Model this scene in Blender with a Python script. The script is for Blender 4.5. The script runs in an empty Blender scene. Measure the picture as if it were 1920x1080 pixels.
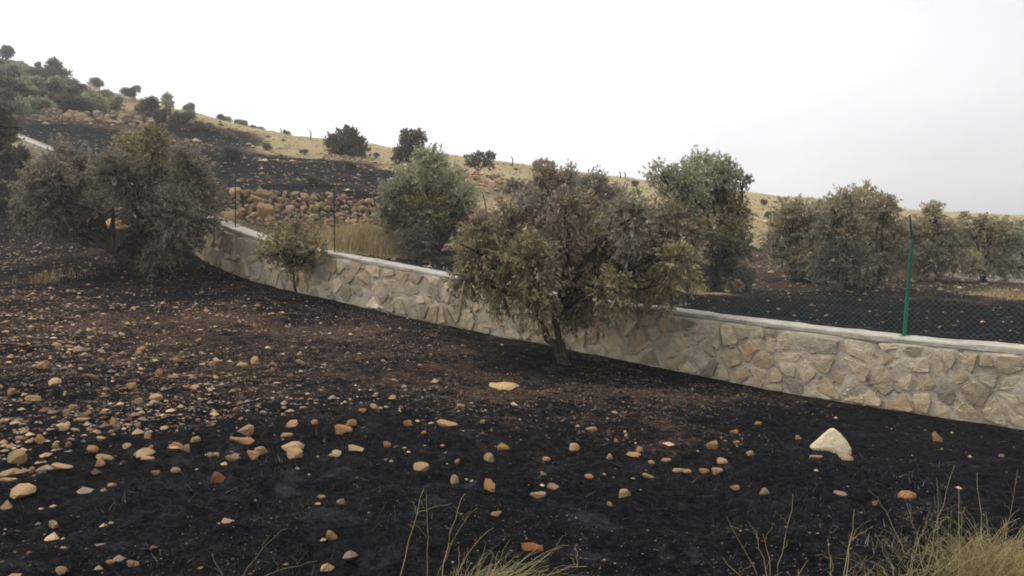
import bpy, math, random
import numpy as np
from mathutils import Vector

# ------------------------------------------------------------------ camera
F = 1500.0                    # focal length in pixels of the 1920 wide photograph
HORIZON = 460.0
EYE = np.array([0.0, 0.0, 1.65])
PITCH = math.atan((540.0 - HORIZON) / F)
scene = bpy.context.scene
cam_data = bpy.data.cameras.new('camera')
cam_data.sensor_width = 36.0
cam_data.lens = 36.0 * F / 1920.0
cam_data.clip_start = 0.05
cam_data.clip_end = 2000.0
cam = bpy.data.objects.new('camera', cam_data)
scene.collection.objects.link(cam)
cam.location = EYE
cam.rotation_euler = (math.radians(90) - PITCH, 0, 0)
scene.camera = cam

# ------------------------------------------------------------------ sky and sun
SUN_EL = math.radians(52)
SUN_AZ = math.radians(-72)       # measured from +Y, negative to the left
sun_dir = Vector((math.sin(SUN_AZ) * math.cos(SUN_EL), math.cos(SUN_AZ) * math.cos(SUN_EL), math.sin(SUN_EL)))
world = bpy.data.worlds.new('World')
scene.world = world
world.use_nodes = True
wn, wl = world.node_tree.nodes, world.node_tree.links
wn.clear()
w_out = wn.new('ShaderNodeOutputWorld')
w_bg = wn.new('ShaderNodeBackground')
w_bg.inputs['Strength'].default_value = 0.1
sky = wn.new('ShaderNodeTexSky')
sky.sky_type = 'NISHITA'
sky.sun_disc = False
sky.sun_elevation = SUN_EL
sky.sun_rotation = SUN_AZ
sky.air_density = 1.0
sky.dust_density = 4.0
w_tc = wn.new('ShaderNodeTexCoord')
w_map = wn.new('ShaderNodeMapping')
w_map.inputs['Scale'].default_value = (1.0, 1.0, 3.2)
wl.new(w_tc.outputs['Generated'], w_map.inputs['Vector'])
w_noise = wn.new('ShaderNodeTexNoise')
w_noise.inputs['Scale'].default_value = 1.6
w_noise.inputs['Detail'].default_value = 5.0
w_noise.inputs['Roughness'].default_value = 0.45
w_noise.inputs['Distortion'].default_value = 0.4
wl.new(w_map.outputs['Vector'], w_noise.inputs['Vector'])
w_dot = wn.new('ShaderNodeVectorMath')
w_dot.operation = 'DOT_PRODUCT'
w_dot.inputs[1].default_value = sun_dir
wl.new(w_tc.outputs['Generated'], w_dot.inputs[0])
w_glow = wn.new('ShaderNodeMapRange')          # thin cloud is brighter towards the veiled sun
w_glow.interpolation_type = 'SMOOTHSTEP'
w_glow.inputs['From Min'].default_value = -0.35
w_glow.inputs['From Max'].default_value = 0.75
w_glow.inputs['To Min'].default_value = 7.9
w_glow.inputs['To Max'].default_value = 14.0
wl.new(w_dot.outputs['Value'], w_glow.inputs['Value'])
w_nr = wn.new('ShaderNodeMapRange')
w_nr.inputs['From Min'].default_value = 0.3
w_nr.inputs['From Max'].default_value = 0.7
w_nr.inputs['To Min'].default_value = 0.92
w_nr.inputs['To Max'].default_value = 1.07
wl.new(w_noise.outputs['Fac'], w_nr.inputs['Value'])
w_mul = wn.new('ShaderNodeMath')
w_mul.operation = 'MULTIPLY'
wl.new(w_glow.outputs['Result'], w_mul.inputs[0])
wl.new(w_nr.outputs['Result'], w_mul.inputs[1])
w_col = wn.new('ShaderNodeVectorMath')
w_col.operation = 'SCALE'
w_col.inputs[0].default_value = (0.985, 0.99, 1.01)
wl.new(w_mul.outputs['Value'], w_col.inputs['Scale'])
w_mix = wn.new('ShaderNodeMix')
w_mix.data_type = 'RGBA'
w_fac = wn.new('ShaderNodeMapRange')           # cloud cover
w_fac.inputs['From Min'].default_value = 0.35
w_fac.inputs['From Max'].default_value = 0.65
w_fac.inputs['To Min'].default_value = 0.80
w_fac.inputs['To Max'].default_value = 0.98
wl.new(w_noise.outputs['Fac'], w_fac.inputs['Value'])
wl.new(w_fac.outputs['Result'], w_mix.inputs['Factor'])
wl.new(sky.outputs['Color'], w_mix.inputs['A'])
wl.new(w_col.outputs['Vector'], w_mix.inputs['B'])
wl.new(w_mix.outputs['Result'], w_bg.inputs['Color'])
wl.new(w_bg.outputs['Background'], w_out.inputs['Surface'])

sun_data = bpy.data.lights.new('sun', 'SUN')
sun_data.energy = 1.5
sun_data.angle = math.radians(11)
sun_data.color = (1.0, 0.93, 0.82)
sun = bpy.data.objects.new('sun', sun_data)
scene.collection.objects.link(sun)
sun.rotation_euler = sun_dir.to_track_quat('Z', 'Y').to_euler()

scene.view_settings.view_transform = 'Standard'
scene.view_settings.look = 'None'
scene.view_settings.exposure = 0.0
scene.view_settings.gamma = 1.0
scene.view_settings.use_curve_mapping = False
HAZE = 0.0012
scene.cycles.filter_width = 1.9
scene.cycles.volume_bounces = 2
scene.cycles.max_bounces = 6
scene.cycles.transparent_max_bounces = 4

# ------------------------------------------------------------------ helpers
rng = np.random.default_rng(7)
COL = scene.collection
CP, SP = math.cos(PITCH), math.sin(PITCH)


def ray(px, py):
    """direction of the sight line through a photograph pixel, scaled to y = 1"""
    u = (np.asarray(px, float) - 960.0) / F
    v = (540.0 - np.asarray(py, float)) / F
    y = CP + v * SP
    z = -SP + v * CP
    return np.stack([u / y, np.ones_like(y), z / y], -1)


def P(px, py, d):
    return EYE + ray(px, py) * np.asarray(d, float)[..., None]


def hash2(ix, iy, seed):
    h = (ix.astype(np.int64) * 374761393 + iy.astype(np.int64) * 668265263 + seed * 1274126177) & 0xFFFFFFFF
    h = ((h ^ (h >> 13)) * 1274126177) & 0xFFFFFFFF
    return ((h ^ (h >> 16)) & 0xFFFF) / 65535.0


def vnoise(x, y, seed=0):
    ix, iy = np.floor(x), np.floor(y)
    fx, fy = x - ix, y - iy
    fx = fx * fx * (3 - 2 * fx)
    fy = fy * fy * (3 - 2 * fy)
    a, b = hash2(ix, iy, seed), hash2(ix + 1, iy, seed)
    c, d = hash2(ix, iy + 1, seed), hash2(ix + 1, iy + 1, seed)
    return (a * (1 - fx) + b * fx) * (1 - fy) + (c * (1 - fx) + d * fx) * fy - 0.5


def fbm(x, y, scale, octaves=4, seed=0, gain=0.5):
    t, a, s = 0.0, 1.0, 1.0 / scale
    for o in range(octaves):
        t = t + a * vnoise(x * s + 17.3 * o, y * s - 9.1 * o, seed + o)
        a *= gain
        s *= 2.07
    return t


def build_mesh(name, verts, *face_arrays, smooth=False, attrs=None):
    """verts (N,3); each face array (M,k); attrs: {name: (N,3|4) point colours}"""
    me = bpy.data.meshes.new(name)
    verts = np.asarray(verts, np.float32)
    fa = [np.asarray(f, np.int32) for f in face_arrays if len(f)]
    nl = sum(f.size for f in fa)
    npoly = sum(len(f) for f in fa)
    me.vertices.add(len(verts))
    me.vertices.foreach_set('co', verts.ravel())
    me.loops.add(nl)
    me.loops.foreach_set('vertex_index', np.concatenate([f.ravel() for f in fa]))
    me.polygons.add(npoly)
    tot = np.concatenate([np.full(len(f), f.shape[1], np.int32) for f in fa])
    start = np.concatenate([[0], np.cumsum(tot)[:-1]]).astype(np.int32)
    me.polygons.foreach_set('loop_start', start)
    me.polygons.foreach_set('use_smooth', np.full(npoly, smooth, bool))
    if attrs:
        for k, c in attrs.items():
            c = np.asarray(c, np.float32)
            if c.shape[1] == 3:
                c = np.concatenate([c, np.ones((len(c), 1), np.float32)], 1)
            at = me.color_attributes.new(k, 'FLOAT_COLOR', 'POINT')
            at.data.foreach_set('color', c.ravel())
    me.update(calc_edges=True)
    me.validate()
    return me


def add(name, data, material=None, parent=None, loc=None, label=None, cat=None, group=None, kind=None):
    o = bpy.data.objects.new(name, data)
    COL.objects.link(o)
    if material is not None and data is not None and not data.materials:
        data.materials.append(material)
    if loc is not None:
        o.location = loc
    if parent is not None:
        o.parent = parent
    if label:
        o['label'] = label
    if cat:
        o['category'] = cat
    if group:
        o['group'] = group
    if kind:
        o['kind'] = kind
    return o


def tubes(lines, sides=5):
    """lines: list of (points (n,3), radii (n,)) -> verts, quads"""
    V, Q, off = [], [], 0
    for pts, rad in lines:
        pts = np.asarray(pts, float)
        rad = np.asarray(rad, float)
        n = len(pts)
        tan = np.gradient(pts, axis=0)
        tan /= np.linalg.norm(tan, axis=1, keepdims=True) + 1e-9
        ref = np.where(np.abs(tan[:, 2:3]) > 0.9, np.array([[1.0, 0, 0]]), np.array([[0, 0, 1.0]]))
        a = np.cross(tan, ref)
        a /= np.linalg.norm(a, axis=1, keepdims=True) + 1e-9
        b = np.cross(tan, a)
        ang = np.arange(sides) / sides * 2 * math.pi
        ring = (a[:, None] * np.cos(ang)[None, :, None] + b[:, None] * np.sin(ang)[None, :, None]) * rad[:, None, None] + pts[:, None]
        V.append(ring.reshape(-1, 3))
        i, j = np.meshgrid(np.arange(n - 1), np.arange(sides), indexing='ij')
        j2 = (j + 1) % sides
        Q.append(np.stack([i * sides + j, i * sides + j2, (i + 1) * sides + j2, (i + 1) * sides + j], -1).reshape(-1, 4) + off)
        off += n * sides
    return np.concatenate(V), np.concatenate(Q)


def bezier(p0, p1, p2, n=8):
    t = np.linspace(0, 1, n)[:, None]
    return (1 - t) ** 2 * np.asarray(p0) + 2 * t * (1 - t) * np.asarray(p1) + t ** 2 * np.asarray(p2)


# ------------------------------------------------------------------ materials
def new_mat(name, rough=0.9, spec=0.2):
    m = bpy.data.materials.new(name)
    m.use_nodes = True
    nt = m.node_tree
    b = nt.nodes['Principled BSDF']
    b.inputs['Roughness'].default_value = rough
    b.inputs['Specular IOR Level'].default_value = spec
    return m, nt.nodes, nt.links, b


def nnoise(N, L, vec, scale, detail=4.0, rough=0.55):
    n = N.new('ShaderNodeTexNoise')
    n.inputs['Scale'].default_value = scale
    n.inputs['Detail'].default_value = detail
    n.inputs['Roughness'].default_value = rough
    L.new(vec, n.inputs['Vector'])
    return n.outputs['Fac']


def nramp(N, L, fac, stops):
    r = N.new('ShaderNodeValToRGB')
    e = r.color_ramp.elements
    while len(e) < len(stops):
        e.new(0.5)
    for k, (p, c) in enumerate(stops):
        e[k].position = p
        e[k].color = (*c, 1) if len(c) == 3 else c
    L.new(fac, r.inputs['Fac'])
    return r.outputs['Color']


def nmix(N, L, fac, a, b, mode='MIX'):
    m = N.new('ShaderNodeMix')
    m.data_type = 'RGBA'
    m.blend_type = mode
    for sock, val in (('Factor', fac), ('A', a), ('B', b)):
        if isinstance(val, (int, float)):
            m.inputs[sock].default_value = val
        elif isinstance(val, tuple):
            m.inputs[sock].default_value = (*val, 1)
        else:
            L.new(val, m.inputs[sock])
    return m.outputs['Result']


def nmath(N, L, op, a, b=0.0, clamp=False):
    m = N.new('ShaderNodeMath')
    m.operation = op
    m.use_clamp = clamp
    for k, val in enumerate((a, b)):
        if isinstance(val, (int, float)):
            m.inputs[k].default_value = val
        else:
            L.new(val, m.inputs[k])
    return m.outputs['Value']


def nbump(N, L, b, height, strength, dist):
    bp = N.new('ShaderNodeBump')
    bp.inputs['Strength'].default_value = strength
    bp.inputs['Distance'].default_value = dist
    L.new(height, bp.inputs['Height'])
    L.new(bp.outputs['Normal'], b.inputs['Normal'])


def ground_material():
    m, N, L, b = new_mat('scorched_ground', 1.0, 0.05)
    pos = N.new('ShaderNodeNewGeometry').outputs['Position']
    at = N.new('ShaderNodeVertexColor')
    at.layer_name = 'cover'
    sep = N.new('ShaderNodeSeparateColor')
    L.new(at.outputs['Color'], sep.inputs['Color'])
    n_big = nnoise(N, L, pos, 0.9, 6, 0.6)
    n_mid = nnoise(N, L, pos, 6.5, 6, 0.7)
    n_fine = nnoise(N, L, pos, 46.0, 5, 0.75)
    soil = nramp(N, L, n_mid, [(0.28, (0.042, 0.028, 0.023)), (0.5, (0.110, 0.070, 0.052)), (0.72, (0.25, 0.165, 0.115))])
    soil = nmix(N, L, 0.7, soil, nramp(N, L, n_fine, [(0.34, (0.018, 0.014, 0.012)), (0.5, (0.10, 0.068, 0.048)), (0.66, (0.33, 0.235, 0.16))]))
    n_clod = nnoise(N, L, pos, 17.0, 4, 0.7)
    soil = nmix(N, L, 1.0, soil, nramp(N, L, n_clod, [(0.36, (0.22, 0.20, 0.19)), (0.50, (0.85, 0.85, 0.85)), (0.62, (1.5, 1.4, 1.3))]), 'MULTIPLY')
    char = nramp(N, L, n_fine, [(0.30, (0.0035, 0.0040, 0.0048)), (0.52, (0.0095, 0.0102, 0.0118)), (0.72, (0.028, 0.0285, 0.030))])
    char = nmix(N, L, nramp(N, L, n_big, [(0.52, (0, 0, 0)), (0.72, (0.5, 0.5, 0.5))]), char, (0.024, 0.022, 0.023))
    ash = nnoise(N, L, pos, 2.3, 7, 0.72)
    char = nmix(N, L, 1.0, char, nramp(N, L, n_clod, [(0.36, (0.45, 0.45, 0.45)), (0.5, (1, 1, 1)), (0.64, (2.4, 2.3, 2.25))]), 'MULTIPLY')
    char = nmix(N, L, nramp(N, L, ash, [(0.56, (0, 0, 0)), (0.70, (0.8, 0.8, 0.8))]), char, (0.075, 0.078, 0.085))
    grass = nramp(N, L, n_mid, [(0.25, (0.33, 0.25, 0.125)), (0.5, (0.47, 0.38, 0.205)), (0.75, (0.56, 0.48, 0.30))])
    grass = nmix(N, L, 0.35, grass, nramp(N, L, n_fine, [(0.3, (0.16, 0.12, 0.06)), (0.7, (0.55, 0.46, 0.27))]))

    def edge(src, spread, n):
        v = nmath(N, L, 'ADD', src, nmath(N, L, 'MULTIPLY', nmath(N, L, 'SUBTRACT', n, 0.5), spread))
        mr = N.new('ShaderNodeMapRange')
        mr.interpolation_type = 'SMOOTHSTEP'
        mr.inputs['From Min'].default_value = 0.36
        mr.inputs['From Max'].default_value = 0.64
        L.new(v, mr.inputs['Value'])
        return mr.outputs['Result']
    both = nmath(N, L, 'ADD', nmath(N, L, 'MULTIPLY', n_big, 0.30), nmath(N, L, 'MULTIPLY', n_mid, 0.35))
    both = nmath(N, L, 'ADD', both, nmath(N, L, 'MULTIPLY', n_fine, 0.35))
    col = nmix(N, L, edge(sep.outputs['Green'], 1.1, both), soil, grass)
    col = nmix(N, L, edge(sep.outputs['Red'], 4.2, both), col, char)
    col = nmix(N, L, edge(sep.outputs['Blue'], 0.8, both), col, (0.34, 0.29, 0.235))
    L.new(col, b.inputs['Base Color'])
    nbump(N, L, b, nmath(N, L, 'ADD', n_fine, nmath(N, L, 'MULTIPLY', n_mid, 1.5)), 1.0, 0.045)
    return m


def stone_material(name, lo, mid, hi, bump=0.012, tint=True, soot=0.0):
    m, N, L, b = new_mat(name, 0.88, 0.25)
    tc = N.new('ShaderNodeTexCoord').outputs['Object']
    oi = N.new('ShaderNodeObjectInfo')
    n1 = nnoise(N, L, tc, 7.0, 6, 0.6)
    n2 = nnoise(N, L, tc, 45.0, 4, 0.6)
    ramp = nramp(N, L, oi.outputs['Random'], [(0.0, lo), (0.5, mid), (1.0, hi)])
    if tint:
        ramp = nmix(N, L, 1.0, ramp, oi.outputs['Color'], 'MULTIPLY')
    col = nmix(N, L, nramp(N, L, n1, [(0.35, (0, 0, 0)), (0.7, (0.75, 0.75, 0.75))]), ramp,
               nmix(N, L, 1.0, ramp, (0.62, 0.55, 0.46), 'MULTIPLY'))
    col = nmix(N, L, nramp(N, L, n2, [(0.4, (0, 0, 0)), (0.75, (0.4, 0.4, 0.4))]), col, (0.55, 0.46, 0.34))
    if soot > 0:
        n3 = nnoise(N, L, tc, 11.0, 4, 0.6)
        col = nmix(N, L, nramp(N, L, n3, [(0.5, (0, 0, 0)), (0.68, (soot, soot, soot))]), col, (0.045, 0.037, 0.03))
    L.new(col, b.inputs['Base Color'])
    nbump(N, L, b, nmath(N, L, 'ADD', nmath(N, L, 'MULTIPLY', n1, 1.5), nmath(N, L, 'MULTIPLY', n2, 0.5)), 0.8, bump)
    return m


def attr_material(name, rough=0.9, spec=0.15, translucent=0.0):
    m, N, L, b = new_mat(name, rough, spec)
    at = N.new('ShaderNodeVertexColor')
    at.layer_name = 'tint'
    L.new(at.outputs['Color'], b.inputs['Base Color'])
    if translucent:
        tr = N.new('ShaderNodeBsdfTranslucent')
        L.new(at.outputs['Color'], tr.inputs['Color'])
        mx = N.new('ShaderNodeMixShader')
        mx.inputs['Fac'].default_value = translucent
        L.new(b.outputs['BSDF'], mx.inputs[1])
        L.new(tr.outputs['BSDF'], mx.inputs[2])
        L.new(mx.outputs['Shader'], N['Material Output'].inputs['Surface'])
    return m


def noise_material(name, stops, scale, rough=0.9, bump=0.01, spec=0.2, fine=40.0):
    m, N, L, b = new_mat(name, rough, spec)
    pos = N.new('ShaderNodeNewGeometry').outputs['Position']
    n1 = nnoise(N, L, pos, scale, 6, 0.6)
    n2 = nnoise(N, L, pos, fine, 4, 0.6)
    s = nmath(N, L, 'ADD', nmath(N, L, 'MULTIPLY', n1, 0.7), nmath(N, L, 'MULTIPLY', n2, 0.3))
    L.new(nramp(N, L, s, stops), b.inputs['Base Color'])
    nbump(N, L, b, nmath(N, L, 'ADD', n1, nmath(N, L, 'MULTIPLY', n2, 0.4)), 0.8, bump)
    return m


M_GROUND = ground_material()
M_WALL_STONE = stone_material('wall_limestone', (0.45, 0.385, 0.285), (0.56, 0.49, 0.37), (0.68, 0.605, 0.475), 0.045)
M_MORTAR = noise_material('rough_mortar', [(0.30, (0.22, 0.18, 0.13)), (0.42, (0.42, 0.36, 0.27)), (0.62, (0.62, 0.55, 0.43))], 3.0, 0.95, 0.05, 0.15, 25.0)
M_COPING = noise_material('grey_concrete', [(0.32, (0.27, 0.235, 0.19)), (0.45, (0.47, 0.425, 0.36)), (0.64, (0.63, 0.585, 0.51))], 2.6, 0.95, 0.03, 0.15, 22.0)
M_ROCK = stone_material('field_limestone', (0.55, 0.345, 0.165), (0.66, 0.44, 0.225), (0.72, 0.51, 0.29), 0.03, True, 0.62)
M_WHITE_ROCK = stone_material('pale_limestone', (0.88, 0.76, 0.52), (0.89, 0.77, 0.53), (0.90, 0.78, 0.54), 0.02, False)
M_TERRACE = stone_material('terrace_stone', (0.27, 0.195, 0.125), (0.38, 0.29, 0.195), (0.48, 0.39, 0.28), 0.05, True, 0.5)
M_GRAVEL = attr_material('loose_gravel', 0.92, 0.15)
M_LEAF = attr_material('olive_leaf', 0.6, 0.3, 0.35)
M_BLADE = attr_material('dry_blade', 0.8, 0.2, 0.2)
M_BARK = noise_material('olive_bark', [(0.3, (0.018, 0.015, 0.013)), (0.5, (0.045, 0.037, 0.030)), (0.7, (0.10, 0.085, 0.07))], 14.0, 0.95, 0.02)
M_GREEN = noise_material('green_paint', [(0.3, (0.010, 0.10, 0.06)), (0.55, (0.016, 0.15, 0.09)), (0.75, (0.04, 0.18, 0.12))], 5.0, 0.5, 0.001, 0.4)
M_OLDGREEN = noise_material('weathered_green_paint', [(0.3, (0.012, 0.05, 0.035)), (0.7, (0.03, 0.085, 0.06))], 5.0, 0.7, 0.001, 0.3)
M_WIRE = noise_material('green_wire', [(0.3, (0.02, 0.05, 0.045)), (0.7, (0.05, 0.09, 0.08))], 5.0, 0.6, 0.001, 0.3)
M_OLDPOST = noise_material('dark_post', [(0.3, (0.03, 0.035, 0.03)), (0.7, (0.07, 0.07, 0.06))], 5.0, 0.8, 0.002)

# ------------------------------------------------------------------ course of the stone wall
# photograph x, row of the coping, row of the foot, distance
WST = np.array([
    (-260, 145, 185, 47.0), (-120, 195, 238, 39.5), (10, 247, 296, 33.0), (80, 275, 326, 30.0), (200, 327, 384, 26.0),
    (300, 370, 436, 23.0), (350, 391, 468, 21.3), (400, 414, 503, 19.9), (480, 449, 531, 18.6), (550, 463, 547, 17.8),
    (620, 476, 562, 17.1), (733, 493, 587, 16.3), (830, 516, 612, 15.6), (1000, 547, 645, 14.7), (1090, 561, 656, 14.2),
    (1180, 574, 672, 13.7), (1300, 587, 709, 12.85), (1400, 598, 726, 12.2), (1560, 622, 748, 11.4), (1690, 635, 773, 10.8),
    (1850, 649, 799, 10.15), (1920, 654, 806, 9.9)])
top_pts = P(WST[:, 0], WST[:, 1], WST[:, 3])
foot_pts = P(WST[:, 0], WST[:, 2], WST[:, 3])
ext = np.array([(8.2, 8.7), (11.5, 6.6), (17, 3.0), (40, -12.0)])
wx = np.concatenate([top_pts[:, 0], ext[:, 0]])
wy = np.concatenate([top_pts[:, 1], ext[:, 1]])
wtop = np.concatenate([top_pts[:, 2], [0.30, 0.22, 0.15, 0.1]])
wfoot = np.concatenate([foot_pts[:, 2], [-0.72, -0.8, -0.85, -0.9]])
ws0 = np.concatenate([[0], np.cumsum(np.hypot(np.diff(wx), np.diff(wy)))])
S_END = ws0[-2]
ss = np.linspace(0, ws0[-1], 900)


def smooth_interp(v):
    r = np.interp(ss, ws0, v)
    k = np.ones(31) / 31
    return np.convolve(np.pad(r, 15, mode='reflect', reflect_type='odd'), k, 'valid')


WX, WY, WT, WF = (smooth_interp(v) for v in (wx, wy, wtop, wfoot))
_tx, _ty = np.gradient(WX), np.gradient(WY)
_tl = np.hypot(_tx, _ty)
TX, TY = _tx / _tl, _ty / _tl
NX, NY = TY, -TX                        # towards the camera side
if NY[450] > 0:
    NX, NY = -NX, -NY


def wall_at(s):
    f = lambda a: np.interp(s, ss, a)
    return f(WX), f(WY), f(WT), f(WF), f(NX), f(NY)


def wall_side(x, y):
    """signed distance from the wall's front face line (positive = behind the wall) and arc position"""
    shp = np.shape(x)
    x, y = np.ravel(x), np.ravel(y)
    best = np.full(x.shape, 1e9)
    side = np.zeros(x.shape)
    step = 8
    idx = np.arange(0, len(ss) - step, step)
    for i in idx:
        ax, ay, bx, by = WX[i], WY[i], WX[i + step], WY[i + step]
        dx, dy = bx - ax, by - ay
        t = np.clip(((x - ax) * dx + (y - ay) * dy) / (dx * dx + dy * dy), 0, 1)
        ex, ey = x - ax - t * dx, y - ay - t * dy
        dd = np.hypot(ex, ey)
        c = dx * (y - ay) - dy * (x - ax)
        m = dd < best
        best = np.where(m, dd, best)
        side = np.where(m, np.sign(c), side)
    return (best * side).reshape(shp)


if wall_side(np.array([0.0]), np.array([3.0]))[0] > 0:
    _raw = wall_side
    wall_side = lambda x, y: -_raw(x, y)

# ------------------------------------------------------------------ terrain
# photograph x, row, distance, burnt, dry grass, pale dust
FRONT = np.array([
    (0, 1080, 4.0, 1, 0, 0), (480, 1080, 4.0, 1, 0, 0), (960, 1080, 4.0, 1, 0, 0), (1440, 1080, 4.0, 1, 0, 0), (1960, 1090, 3.9, .7, .5, 0),
    (0, 900, 5.6, 1, 0, 0), (480, 900, 5.6, 1, 0, 0), (960, 900, 5.7, 1, 0, 0), (1500, 900, 5.9, 1, 0, 0), (1920, 900, 6.2, 1, 0, 0),
    (100, 800, 7.2, .8, 0, 0), (400, 800, 7.4, .82, 0, 0), (700, 800, 7.5, .8, 0, 0), (960, 800, 7.7, .62, 0, 0), (1250, 800, 8.0, .64, 0, 0), (1150, 900, 5.9, .78, 0, 0), (700, 870, 6.2, .95, 0, 0), (1500, 800, 8.7, 1, 0, 0),
    (100, 700, 9.6, .62, 0, 0), (400, 700, 10.2, .58, 0, 0), (700, 700, 10.6, .46, 0, 0), (960, 735, 9.9, .42, 0, 0), (1200, 735, 10.3, .44, 0, 0), (1060, 690, 12.6, .85, 0, 0),
    (0, 600, 13.0, .55, 0, 0), (200, 600, 13.4, .42, 0, 0), (400, 600, 14.0, .36, 0, 0), (600, 625, 13.7, .34, 0, 0), (560, 580, 16.0, .95, 0, 0), (800, 640, 13.6, .55, 0, 0),
    (400, 545, 17.0, .8, 0, 0), (300, 520, 18.6, .85, 0, 0), (200, 530, 17.6, .75, 0, 0), (90, 520, 18.0, .6, .3, 0),
    (0, 500, 19.0, .7, .1, 0), (100, 430, 25.0, .7, .1, 0), (200, 440, 23.2, .8, 0, 0), (0, 420, 27.0, .7, .05, 0), (0, 345, 33.5, .8, 0, 0), (250, 460, 21.6, .6, 0, 0),
    (-300, 600, 13.0, .5, 0, 0), (-300, 900, 5.6, 1, 0, 0), (-400, 400, 28.0, .4, .2, 0), (-500, 250, 45.0, .4, .3, 0)], float)
fp = P(FRONT[:, 0], FRONT[:, 1], FRONT[:, 2])
f_extra = np.array([(0, 0, 0.0), (-5, 0, 0.05), (5, 0, -0.05), (0, -12, 0.1), (-14, -6, 0.5), (14, -6, -0.3), (-30, 5, 2.5), (25, -12, -0.6), (0, -60, 0.0)], float)
f_attr = np.concatenate([FRONT[:, 3:], np.tile([0.6, 0.4, 0], (len(f_extra), 1))])
f_pts = np.concatenate([fp, f_extra])
wsel = np.linspace(0, len(ss) - 1, 44).astype(int)
f_all = np.concatenate([f_pts, np.stack([WX, WY, WF], 1)[wsel]])

BACK = np.array([
    (100, 268, 35, .6, 0, 0), (200, 275, 36, 1, 0, 0), (150, 243, 41, .8, .1, 0), (60, 218, 45, .1, .3, .6), (250, 228, 45, .3, .3, 0),
    (0, 180, 60, .1, .3, 0), (100, 170, 70, .1, .35, 0), (200, 192, 65, 0, .45, 0), (300, 216, 62, .1, .6, 0),
    (-200, 85, 118, 0, .3, 0), (0, 112, 110, 0, .3, 0), (60, 124, 110, 0, .3, 0), (140, 153, 105, 0, .35, 0), (220, 174, 100, 0, .45, 0), (310, 199, 95, 0, .6, 0),
    (400, 225, 90, 0, .8, 0), (520, 258, 85, 0, 1, 0), (690, 278, 80, 0, 1, 0), (960, 312, 76, 0, 1, 0), (1200, 337, 75, 0, 1, 0), (1420, 364, 75, 0, 1, 0),
    (1600, 388, 80, 0, 1, 0), (1750, 403, 85, 0, 1, 0), (1920, 414, 90, 0, 1, 0), (2200, 420, 90, 0, .8, 0),
    (390, 264, 57, 1, 0, 0), (470, 291, 48, 1, 0, 0), (560, 303, 46, 1, 0, 0), (650, 320, 41, 1, 0, 0), (720, 333, 39, 1, 0, 0), (330, 255, 58, .7, .2, 0),
    (450, 249, 67, .05, .95, 0), (600, 276, 61, 0, 1, 0), (720, 301, 55, 0, 1, 0), (800, 330, 45, .1, .9, 0), (540, 278, 56, .3, .7, 0), (650, 300, 50, .3, .6, 0),
    (330, 320, 35, .9, 0, 0), (420, 354, 30.0, 1, 0, 0), (550, 354, 29.6, 1, 0, 0), (690, 370, 29.2, .9, 0, 0), (760, 385, 30, .6, .3, 0), (560, 330, 36, .95, 0, 0), (460, 325, 37, 1, 0, 0),
    (400, 414, 27.2, .1, .1, 0), (470, 424, 26.8, .05, .15, 0), (550, 428, 26.4, .1, .3, 0), (690, 434, 26, .1, .9, 0),
    (420, 393, 28.2, .15, .1, 0), (500, 396, 27.9, .1, .1, 0), (600, 400, 27.7, .15, .15, 0), (690, 408, 27.4, .15, .3, 0), (560, 372, 28.7, .5, .1, 0), (450, 370, 28.9, .5, .1, 0), (660, 384, 28.4, .5, .1, 0),
    (470, 436, 23, .1, .2, 0), (690, 468, 20.5, 0, 1, 0), (650, 452, 22, 0, 1, 0), (740, 470, 21, .2, .9, 0), (800, 497, 18.8, 1, 0, 0), (830, 470, 23, .8, 0, 0), (1000, 478, 24, .7, .1, 0),
    (900, 380, 38, .2, .6, 0), (1000, 405, 36, .1, .7, 0), (1200, 430, 36, 0, .8, 0), (1420, 440, 38, 0, 1, 0), (1420, 402, 52, 0, 1, 0), (1600, 440, 45, 0, .8, 0), (1800, 452, 50, 0, .8, 0),
    (900, 332, 57, 0, .9, 0), (1100, 352, 58, 0, 1, 0),
    (1250, 565, 15, 1, 0, 0), (1290, 545, 18, .3, .7, 0), (1350, 548, 19, .35, .2, 0), (1420, 535, 21, .25, .1, 0), (1420, 500, 27, .3, .3, 0), (1500, 580, 15, 1, 0, 0), (1400, 575, 14.6, 1, 0, 0), (1560, 552, 19.3, .6, 0, 0), (1560, 535, 22, .5, .1, 0),
    (1750, 590, 13.3, 1, 0, 0), (1750, 556, 18.3, .55, 0, 0), (1750, 538, 22, .5, .1, 0), (1860, 620, 11.6, 1, 0, 0), (1900, 585, 14, 1, 0, 0), (1915, 556, 18.5, .1, .75, 0), (1905, 522, 27, 0, .1, 1), (1640, 505, 28, .2, .3, 0), (1850, 500, 34, .1, .5, .3),
    (2100, 600, 13, .9, 0, 0), (2200, 500, 30, .2, .6, 0)], float)
sky_rows = BACK[(BACK[:, 2] >= 75)].copy()
beyond = sky_rows.copy()
beyond[:, 2] *= 1.25
beyond[:, 1] += 22
far = sky_rows.copy()
far[:, 2] *= 3.0
far[:, 1] += 50
BACK = np.concatenate([BACK, beyond, far])
bp = P(BACK[:, 0], BACK[:, 1], BACK[:, 2])
b_extra = np.array([(30, 5, 0.4), (60, 20, 1.5), (-60, 80, 19.5), (-100, 140, 34.0), (60, -30, 0.0), (120, 40, 3.0)], float)
b_pts = np.concatenate([bp, b_extra])
b_attr = np.concatenate([BACK[:, 3:], np.tile([0.3, 0.5, 0], (len(b_extra), 1))])
b_all = np.concatenate([b_pts, np.stack([WX - NX * 0.45, WY - NY * 0.45, WT - 0.10], 1)[wsel]])
b_wall_attr = None


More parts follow.
